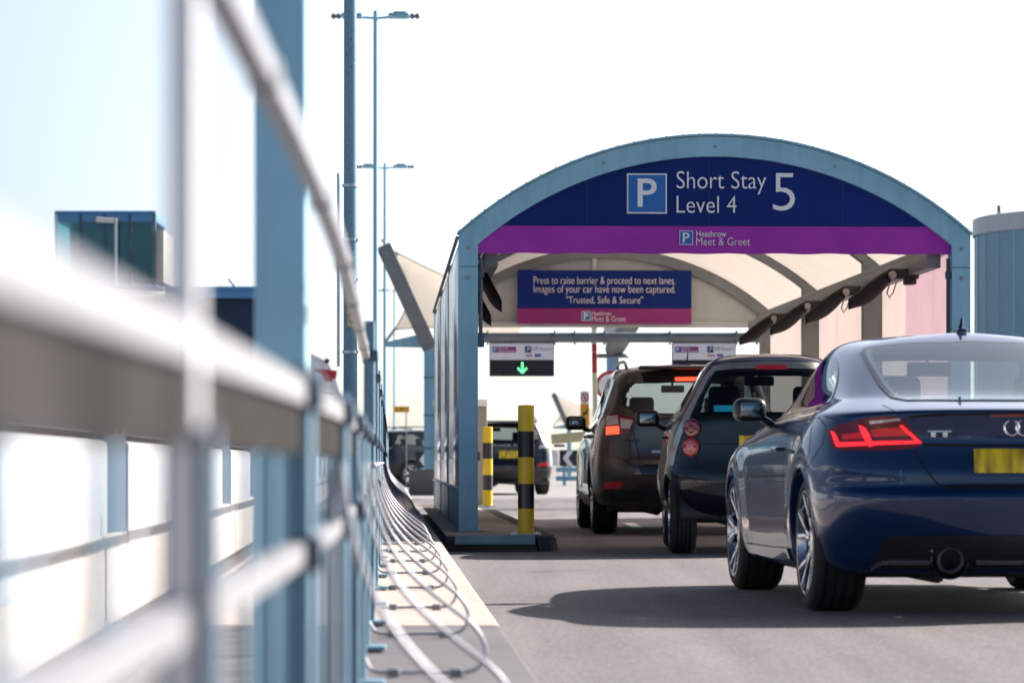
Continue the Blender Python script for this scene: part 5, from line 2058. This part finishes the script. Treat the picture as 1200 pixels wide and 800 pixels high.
def lane_sign(px0, px1, pyt, pym, pyb, label, arrow):
    p = at((px0 + px1) / 2, 540, ZG - .02)
    o = thing('lane_sign', label, 'sign', (p.x, ZG - .05, 0), 0, 'lane signs under the gantry pipe')
    Z = ZG - .05
    f = lambda a, b, c_, d: ((a - (px0 + px1) / 2) / FPX * Z, (b - (px0 + px1) / 2) / FPX * Z, CAM_Z + (540 - d) / FPX * Z, CAM_Z + (540 - c_) / FPX * Z)
    panel('housing', 'cabinet grey', o, f(px0 - .6, px1 + .6, pyt - .5, pyb + .8), .06, .12, bevel=.008)
    panel('white_panel', 'sign dim white', o, f(px0 + .6, px1 - .6, pyt + .6, pym), -.006, .012)
    panel('led_panel', 'led board', o, f(px0 + .2, px1 - .2, pym + .3, pyb), -.006, .016)
    w = px1 - px0
    panel('magenta_label', 'sign magenta', o, f(px0 + .04 * w, px0 + .41 * w, pyt + 4.2, pyt + 11), -.014, .006)
    panel('parking_symbol', 'sign blue', o, f(px0 + .045 * w, px0 + .115 * w, pyt + 4.6, pyt + 10.6), -.020, .006)
    text('lettering', 'P', 'sign white', o, f(px0 + .06 * w, px0 + .10 * w, pyt + 5.4, pyt + 9.8), -.024)
    text('lettering', 'Heathrow', 'sign white', o, f(px0 + .135 * w, px0 + .28 * w, pyt + 4.8, pyt + 7.0), -.018)
    text('lettering', 'Meet & Greet', 'sign white', o, f(px0 + .135 * w, px0 + .39 * w, pyt + 7.9, pyt + 10.3), -.018)
    panel('parking_symbol', 'sign navy', o, f(px0 + .55 * w, px0 + .645 * w, pyt + 3.6, pyt + 11), -.014, .006)
    text('lettering', 'P', 'sign white', o, f(px0 + .585 * w, px0 + .63 * w, pyt + 4.6, pyt + 10), -.018)
    text('lettering', 'Off Airport', 'sign grey', o, f(px0 + .67 * w, px0 + .965 * w, pyt + 4.8, pyt + 9.6), -.014)
    mb = MB()
    for k in range(4):
        bxx = f(px0 + (.565 + .027 * k) * w, px0 + (.585 + .027 * k) * w, pyt + 13.2 + (k % 2) * .6, pyt + 15.6)
        mb.box(((bxx[0] + bxx[1]) / 2, -.014, (bxx[2] + bxx[3]) / 2), (bxx[1] - bxx[0], .004, bxx[3] - bxx[2]), rot=None)
    mb.build('red_mark', 'sign red', o)
    bxx = f(px0 + .70 * w, px0 + .80 * w, pyt + 12.6, pyt + 15.4)
    panel('blue_mark', 'sign blue', o, bxx, -.014, .004)
    panel('red_mark', 'sign red', o, f(px0 + .70 * w, px0 + .80 * w, pyt + 15.5, pyt + 16.2), -.014, .004)
    mb = MB()
    for px in (px0 + 8, px1 - 8):
        a = (px - (px0 + px1) / 2) / FPX * Z
        zt = CAM_Z + (540 - pyt) / FPX * Z
        mb.box((a, .06, zt + .05), (.05, .05, .12), bevel=.006)
    mb.build('hanger', 'grey steel', o)
    if arrow:
        c_ = f(606.2, 618, 424.5, 437.5)
        xm = (c_[0] + c_[1]) / 2
        mb = MB()
        mb.bar((xm, -.018, c_[3]), (xm, -.018, c_[2] + .012), .030, .006, up=(0, 1, 0))
        mb.bar((c_[0] + .01, -.0182, c_[2] + .085), (xm, -.0182, c_[2] + .01), .030, .006, up=(0, 1, 0))
        mb.bar((c_[1] - .01, -.0184, c_[2] + .085), (xm, -.0184, c_[2] + .01), .030, .006, up=(0, 1, 0))
        mb.build('green_arrow', 'green led', o)
    return o


lane_sign(574, 649, 402, 421.5, 440, 'white and black lane sign with a lit green arrow under the gantry pipe', True)
lane_sign(788, 862, 402, 421.5, 440, 'white and black lane sign half hidden behind the two queueing cars', False)

# ------------------------------------------------------------------ barriers, small signs, chevrons
b1 = thing('barrier', 'lowered cream barrier boom beside the brown car', 'barrier', (2.55, 47.0, 0))
mb = MB()
mb.box((0, 0, .5), (.36, .34, 1.0), bevel=.03)
mb.box((0, 0, 1.03), (.40, .38, .07), bevel=.02)
mb.build('housing', 'boom cream', b1)
mb = MB()
pl, pr = at(646, 514.5, 46.8), at(692, 510.5, 46.8)
sl = (pr.z - pl.z) / (pr.x - pl.x)
mb.bar((pl.x - 2.55, -.25, pl.z), (.1, -.25, pl.z + sl * (2.65 - pl.x)), .05, .145, bevel=.012)
mb.build('boom', 'boom cream', b1)
mb = MB()
mb.box((pl.x - 2.55 + .12, -.25, pl.z - .095), (.16, .04, .04), bevel=.01)
mb.build('boom_foot', 'grey steel', b1)
b2 = thing('barrier', 'raised pale barrier boom with red bands standing upright', 'barrier', (at(698, 540, 60).x, 60, 0))
mb = MB()
mb.box((.1, 0, .5), (.34, .34, 1.0), bevel=.03)
mb.build('housing', 'boom cream', b2)
mb = MB()
mb.bar((0, -.22, .85), (-.045, -.22, 3.6), .095, .05, bevel=.01, up=(0, 1, 0))
bm_ = mb.build('boom', 'boom pale', b2)
for (a, b) in ((403, 412), (413, 437)):
    za, zb = CAM_Z + (540 - a) / FPX * 59.8, CAM_Z + (540 - b) / FPX * 59.8
    mb = MB()
    xx = lambda z: -.045 * (z - .85) / 2.75
    mb.bar((xx(zb), -.25, zb), (xx(za), -.25, za), .098, .03, bevel=.004, up=(0, 1, 0))
    mb.build('red_band', 'sign red', bm_)
ws_ = thing('warning_sign', 'white and orange notice with a red ringed walking figure on a thin pole', 'sign', tuple(at(685.3, 540, 56) - Vector((0, 0, CAM_Z))))
ws_.location.z = 0
zf = lambda py: CAM_Z + (540 - py) / FPX * 56
wv = 5.2 / FPX * 56
mb = MB()
mb.tube([(0, .03, 0), (0, .03, zf(458))], .03)
mb.build('sign_post', 'grey steel', ws_)
panel('white_panel', 'sign white', ws_, (-wv, wv, zf(472.5), zf(458.5)), 0, .01)
panel('orange_panel', 'sign orange', ws_, (-wv, wv, zf(499), zf(472.8)), 0, .01)
panel('red_panel', 'sign red', ws_, (-wv, wv, zf(503.5), zf(499.3)), 0, .01)
mb = MB()
ctr = (0, -.012, zf(465.5))
mb.tube([(ctr[0] + .058 * math.cos(a), -.01, ctr[2] + .075 * math.sin(a)) for a in [k * math.pi / 12 for k in range(24)]], .011, closed=True, seg=6, mat='sign red')
mb.bar((-.045, -.014, zf(461.5)), (.045, -.014, zf(469.5)), .014, .006, mat='sign red', up=(0, 1, 0))
mb.bar((0.0, -.010, zf(468.5)), (.005, -.010, zf(463)), .022, .006, mat='sign black', up=(0, 1, 0))
mb.bar((-.035, -.008, zf(486)), (.045, -.008, zf(482)), .045, .006, mat='sign black', up=(0, 1, 0))
mb.bar((.01, -.009, zf(484)), (.05, -.009, zf(479)), .02, .006, mat='sign black', up=(0, 1, 0))
mb.build('pictogram', None, ws_)


def chevron(px, Y, w, label, n, pyt=527, pyb=546):
    p = at(px, 540, Y)
    o = thing('chevron_barrier', label, 'barrier', (p.x, Y, 0), 0, 'chevron barriers at the far side of the deck')
    zt, zb = CAM_Z + (540 - pyt) / FPX * Y, CAM_Z + (540 - pyb) / FPX * Y
    panel('board', 'sign black', o, (0, w, zb, zt), 0, .04, bevel=.006)
    mb = MB()
    h = zt - zb
    for k in range(n):
        x = .1 + k * w / n
        zm = (zt + zb) / 2
        c_ = h * .42
        for s in (-1, 1):
            mb.prism([(x, -.023, zm), (x + c_ * .78, -.023, zm + s * h * .47), (x + c_ * 1.58, -.023, zm + s * h * .47), (x + c_ * .80, -.023, zm)], (0, -.004, 0))
    mb.build('chevron', 'sign white', o)
    mb = MB()
    mb.box((w / 2, .06, zb - .10), (w + .2, .06, .14), bevel=.02)
    mb.box((w / 2, .06, zb - .36), (w + .2, .06, .14), bevel=.02)
    mb.build('crash_rail', 'blue steel', o)
    for x in (.15, w - .15):
        mb = MB()
        mb.box((x, .12, zt / 2), (.10, .08, zt), bevel=.008)
        mb.build('post', 'blue steel', o)
    if px > 600:
        mb = MB()
        mb.box((-.14, -.02, (zt + zb) / 2), (.22, .05, h * .96), bevel=.01)
        mb.build('end_board', 'sign white', o)
    return o


chevron(655.5, 92, 1.9, 'black board with white chevrons beside the brown car bonnet', 2)
chevron(487.0, 80, 1.2, 'black board with a white chevron behind the fence end', 1, 529, 548)
chevron(735, 92.5, 4.2, 'black chevron board behind the queueing cars', 4)
mb = MB()
mb.box((0, 0, .27), (.92, .7, .54), bevel=.03)
tag(mb.build('concrete_block', 'plinth concrete', None, loc=(at(505, 540, 66).x, 66, 0)), 'low grey concrete block under the sail canopy column', 'block')
for (px, py, Y, w, h, lab) in ((470.5, 479.5, 85, .42, .16, 'orange height sign between fence and canopy column'), (436, 480, 84, .30, .16, 'dull orange sign seen through the fence posts'), (474.5, 510, 120, .22, .12, 'tiny orange sign low beside the fence end')):
    p = at(px, py, Y)
    o = thing('small_sign', lab, 'sign', (p.x, Y, 0))
    panel('panel', 'sign orange', o, (-w / 2, w / 2, p.z - h / 2, p.z + h / 2), 0, .02)
    mb = MB()
    mb.bar((-.02, -.012, p.z), (.03, -.012, p.z + .02), .05, .003, up=(0, 1, 0))
    mb.build('pictogram', 'sign black', o)
    mb = MB()
    mb.tube([(w * .3, .04, 0), (w * .3, .04, p.z + h / 2)], .016)
    mb.build('sign_post', 'grey steel', o)

# ------------------------------------------------------------------ buildings and the tower
tw = thing('tower', 'round blue grey clad tower with a pale rim beyond the canopy', 'tower', (12.2, 62, 0))
Rt = 3.0
zt = CAM_Z + (540 - 252) / FPX * 61
mb = MB()
mb.lathe([(Rt, 0), (Rt, zt - .3)], seg=96, cap=False)
mb.build('cladding', 'tower cladding', tw)
mb = MB()
mb.lathe([(Rt + .06, zt - .33), (Rt + .06, zt), (Rt + .02, zt + .02), (Rt - .4, zt + .05), (.01, zt + .06)], seg=96, cap=False)
mb.build('rim', 'tower rim', tw)
mb = MB()
for k in range(36):
    a = k * 2 * math.pi / 36 + .05
    mb.box((Rt * math.cos(a), Rt * math.sin(a), (zt - .3) / 2), (.04, .04, zt - .32), rot=None)
mb.build('cladding_joint', 'blue steel', tw)
mb = MB()
mb.tube([(-Rt + .3, -.9, zt), (-Rt + .3, -.9, zt + .2)], .04)
mb.tube([(-Rt + .9, -1.9, zt), (-Rt + .9, -1.9, zt + .16)], .03)
mb.build('vent_pipe', 'grey steel', tw)

tb = thing('terminal_building', 'long dark navy building with a pale curved roof edge seen over the fence', 'building', (-11.5, 100, 0))
mb = MB()
zr = CAM_Z + (540 - 350) / FPX * 100
mb.box((-6.5, 6, zr / 2), (20.2, 12, zr), bevel=.05)
mb.build('wall', 'facade navy', tb)
mb = MB()
rows = []
for i in range(31):
    t = i / 30
    x = -16.8 + 17.6 * t
    yy = -.55 - .9 * math.sin(math.pi * min(1, t * 1.05)) ** .6
    sw_ = 0.42 * (1 - t ** 6)
    rows.append([(x, yy, zr), (x, yy - .06, zr + .10), (x, yy, zr + sw_ + .06), (x, 11, zr + sw_ + .1)])
mb.grid(rows)
mb.build('roof', 'facade white', tb)
mb = MB()
mb.box((2.1, .2, zr + .18), (3.2, 1.6, .36), bevel=.03)
mb.build('roof_unit', 'facade blue', tb)
for k in range(9):
    mb = MB()
    mb.box((-15 + k * 2.1, -.03, zr * .55), (1.6, .08, zr * .5), bevel=.01)
    w_ = mb.build('window', 'teal glass', tb)
mb = MB()
mb.tube([(2.9, -.4, zr + .1), (2.5, -.4, zr + .62)], .05)
mb.build('mast', 'facade white', tb)

gb = thing('glass_pavilion', 'teal glass box with dark frames on top of the dark building', 'building', (0, 98, 0))
pt, pq = at(66, 249, 98), at(181, 331, 98)
x0, x1, z0, z1 = pt.x, pq.x, pq.z - .15, pt.z
mb = MB()
mb.box(((x0 + x1) / 2, 1.5, z1 - .12), (x1 - x0 + .1, 3.1, .34), bevel=.02)
mb.build('roof', 'facade blue', gb)
mb = MB()
mb.box(((x0 + x1) / 2, 1.5, z0 + .06), (x1 - x0 + .1, 3.1, .12), bevel=.02)
mb.build('floor_slab', 'facade blue', gb)
mb = MB()
mb.box(((x0 + x1) / 2, 2.98, (z0 + z1) / 2), (x1 - x0, .06, z1 - z0 - .4))
mb.build('rear_wall', 'teal blind', gb)
for k in range(5):
    xx_ = x0 + (x1 - x0) * k / 4
    mb = MB()
    mb.box((xx_, .0, (z0 + z1) / 2), (.10, .12, z1 - z0 - .1), bevel=.01)
    mb.build('mullion', 'blue steel dark' if k else 'blue steel', gb)
for k in range(4):
    xa, xb_ = x0 + (x1 - x0) * k / 4 + .06, x0 + (x1 - x0) * (k + 1) / 4 - .06
    mb = MB()
    mb.box(((xa + xb_) / 2, .02, (z0 + z1) / 2), (xb_ - xa, .03, z1 - z0 - .4))
    mb.build('window', 'teal glass', gb)
mb = MB()
mb.box((x1 + .15, 1.5, (z0 + z1) / 2 - .2), (.3, 3.0, z1 - z0 - .7), bevel=.02)
mb.build('side_wall', 'cabinet grey', gb)
mb = MB()
mb.tube([(x0 + (x1 - x0) * .62, -.3, z0), (x0 + (x1 - x0) * .62, -.3, z1 - .2)], .05)
mb.tube([(x0 + (x1 - x0) * .42, -.3, z1 - .25), (x0 + (x1 - x0) * .60, -.3, z1 - .28)], .08)
mb.build('camera_mast', 'facade white', gb)

tf = thing('tail_fin', 'white tail fin with red markings between the blue post and the lamp column', 'aircraft tail', tuple(at(381, 540, 110) - Vector((0, 0, CAM_Z))))
tf.location.z = 0
zf = lambda py: CAM_Z + (540 - py) / FPX * 110
xf = lambda px: (px - 381) / FPX * 110
mb = MB()
mb.prism([(xf(364), 0, zf(482)), (xf(364), 0, zf(414)), (xf(384), 0, zf(424)), (xf(393), 0, zf(440)), (xf(399), 0, zf(462)), (xf(404), 0, zf(482))], (0, .2, 0))
mb.build('fin', 'sign white', tf)
mb = MB()
mb.prism([(xf(368), -.02, zf(436)), (xf(368), -.02, zf(432)), (xf(395), -.02, zf(434)), (xf(394), -.02, zf(444)), (xf(390), -.02, zf(443)), (xf(389), -.02, zf(447)), (xf(380), -.02, zf(447)), (xf(377), -.02, zf(438))], (0, .01, 0))
mb.build('red_patch', 'sign red', tf)
mb = MB()
mb.prism([(xf(368), -.02, zf(460)), (xf(368), -.02, zf(457)), (xf(391), -.02, zf(461)), (xf(391), -.02, zf(464))], (0, .01, 0))
mb.build('red_stripe', 'sign red', tf)
mb = MB()
mb.box((xf(383.5), -.1, zf(423)), (.16, .16, .16), rot=Euler((0, R(38), 0)).to_matrix(), bevel=.02)
mb.build('beacon', 'sign black', tf)

# ------------------------------------------------------------------ the cars
tt = sports_car()
ku = brown_suv()
sm = small_car()
fa = far_suv()


def recoloured(root, mat_from, mat_to, loc, rz, label, group, name=None):
    c = copy_tree(root)
    c.location = loc
    c.rotation_euler = (0, 0, rz)
    c['label'] = label
    if group:
        c['group'] = group
    elif 'group' in c:
        del c['group']
    def walk(o):
        for ch in o.children:
            if ch.type == 'MESH' and any(m and m.name in mat_from for m in ch.data.materials):
                ch.data = ch.data.copy()
                for i, m in enumerate(ch.data.materials):
                    if m and m.name in mat_from:
                        ch.data.materials[i] = M[mat_to]
            walk(ch)
    walk(c)
    return c


p = at(486, 540, 86)
recoloured(fa.root, ('black car paint',), 'navy car paint', (p.x - .6, 86, 0), R(-55), 'dark car with a red lamp half hidden behind the sail canopy column', None)

# unseen cars added behind the viewer for the coupe's paint to reflect
for src, x, y, rz, frm, to, lab in ((ku, 2.6, -9.0, 182, 'brown car paint', 'black car paint', 'unseen black car added for reflections'),
                                    (fa, 5.6, -13.0, 178, 'black car paint', 'white car paint', 'unseen white car added for reflections'),
                                    (fa, 8.6, -8.0, 181, 'black car paint', 'navy car paint', 'unseen navy car added for reflections')):
    recoloured(src.root, (frm,), to, (x, y, 0), R(rz), lab, 'unseen cars added for reflections')

# ------------------------------------------------------------------ light, sky, camera
SX, SY = 1.3, 0.9                      # shadow shift per metre of height: away from +x, towards the viewer
elev = math.atan(1 / math.hypot(SX, SY))
azim = math.atan2(SX, SY)              # from +y towards +x
w = bpy.data.worlds.new('World')
SC.world = w
w.use_nodes = True
nt = w.node_tree
bg = nt.nodes['Background']
sky = nt.nodes.new('ShaderNodeTexSky')
sky.sky_type = 'NISHITA'
sky.sun_disc = False
sky.sun_elevation = elev
sky.sun_rotation = azim
sky.air_density = 0.7
sky.dust_density = 1.2
sky.ozone_density = 1.0
# bright haze on the sun's side low down (paler and stronger there), deeper blue behind and overhead
geo = nt.nodes.new('ShaderNodeTexCoord')
dt = nt.nodes.new('ShaderNodeVectorMath')
dt.operation = 'DOT_PRODUCT'
nt.links.new(geo.outputs['Generated'], dt.inputs[0])
dt.inputs[1].default_value = (math.sin(azim) * math.cos(elev), math.cos(azim) * math.cos(elev), math.sin(elev))
sm = nt.nodes.new('ShaderNodeMapRange')
sm.interpolation_type = 'SMOOTHSTEP'
sm.inputs['From Min'].default_value = -0.07
sm.inputs['From Max'].default_value = 0.8
nt.links.new(dt.outputs['Value'], sm.inputs['Value'])
sp_ = nt.nodes.new('ShaderNodeSeparateXYZ')
nt.links.new(geo.outputs['Generated'], sp_.inputs[0])
lo = nt.nodes.new('ShaderNodeMapRange')
lo.interpolation_type = 'SMOOTHSTEP'
lo.inputs['From Min'].default_value = 0.42
lo.inputs['From Max'].default_value = 0.98
lo.inputs['To Min'].default_value = 1.0
lo.inputs['To Max'].default_value = 0.0
nt.links.new(sp_.outputs['Z'], lo.inputs['Value'])
fc = nt.nodes.new('ShaderNodeMath')
fc.operation = 'MULTIPLY'
nt.links.new(sm.outputs['Result'], fc.inputs[0])
nt.links.new(lo.outputs['Result'], fc.inputs[1])
hs = nt.nodes.new('ShaderNodeHueSaturation')
nt.links.new(sky.outputs[0], hs.inputs['Color'])
mr = nt.nodes.new('ShaderNodeMapRange')
mr.inputs['To Min'].default_value = 1.05
mr.inputs['To Max'].default_value = 0.42
nt.links.new(fc.outputs[0], mr.inputs['Value'])
nt.links.new(mr.outputs['Result'], hs.inputs['Saturation'])
bs = nt.nodes.new('ShaderNodeMapRange')
bs.inputs['From Max'].default_value = 0.65
bs.inputs['To Min'].default_value = 0.62
bs.inputs['To Max'].default_value = 0.2
nt.links.new(sp_.outputs['Z'], bs.inputs['Value'])
hz = nt.nodes.new('ShaderNodeMath')
hz.operation = 'MULTIPLY'
hz.inputs[1].default_value = 1.22
nt.links.new(fc.outputs[0], hz.inputs[0])
mxv = nt.nodes.new('ShaderNodeMath')
mxv.operation = 'MAXIMUM'
nt.links.new(bs.outputs['Result'], mxv.inputs[0])
nt.links.new(hz.outputs[0], mxv.inputs[1])
nt.links.new(mxv.outputs[0], hs.inputs['Value'])
nt.links.new(hs.outputs[0], bg.inputs['Color'])
bg.inputs['Strength'].default_value = 0.12
sl = bpy.data.lights.new('sun', 'SUN')
sl.energy = 4.9
sl.angle = R(0.5)
sl.color = (1.0, 0.92, 0.86)
so = bpy.data.objects.new('sun', sl)
COL.objects.link(so)
d = Vector((-SX, -SY, -1)).normalized()
so.rotation_euler = d.to_track_quat('-Z', 'Y').to_euler()
so.location = (20, 15, 30)

cam = bpy.data.cameras.new('camera')
co = bpy.data.objects.new('camera', cam)
COL.objects.link(co)
co.location = (0, 0, CAM_Z)
co.rotation_euler = (R(90), 0, 0)
cam.sensor_width = 36
cam.lens = 36 * FPX / 1200
cam.shift_y = 140 / 1200
cam.clip_start = .05
cam.clip_end = 6000
cam.dof.use_dof = True
cam.dof.focus_distance = 22.5
cam.dof.aperture_fstop = 4.4
SC.camera = co
SC.view_settings.view_transform = 'Standard'
SC.view_settings.look = 'None'
SC.view_settings.exposure = 1.12
SC.view_settings.gamma = 1
SC.view_settings.use_curve_mapping = False
SC.cycles.max_bounces = 8
SC.cycles.transparent_max_bounces = 16
SC.cycles.sample_clamp_indirect = 6
SC.cycles.use_denoising = True
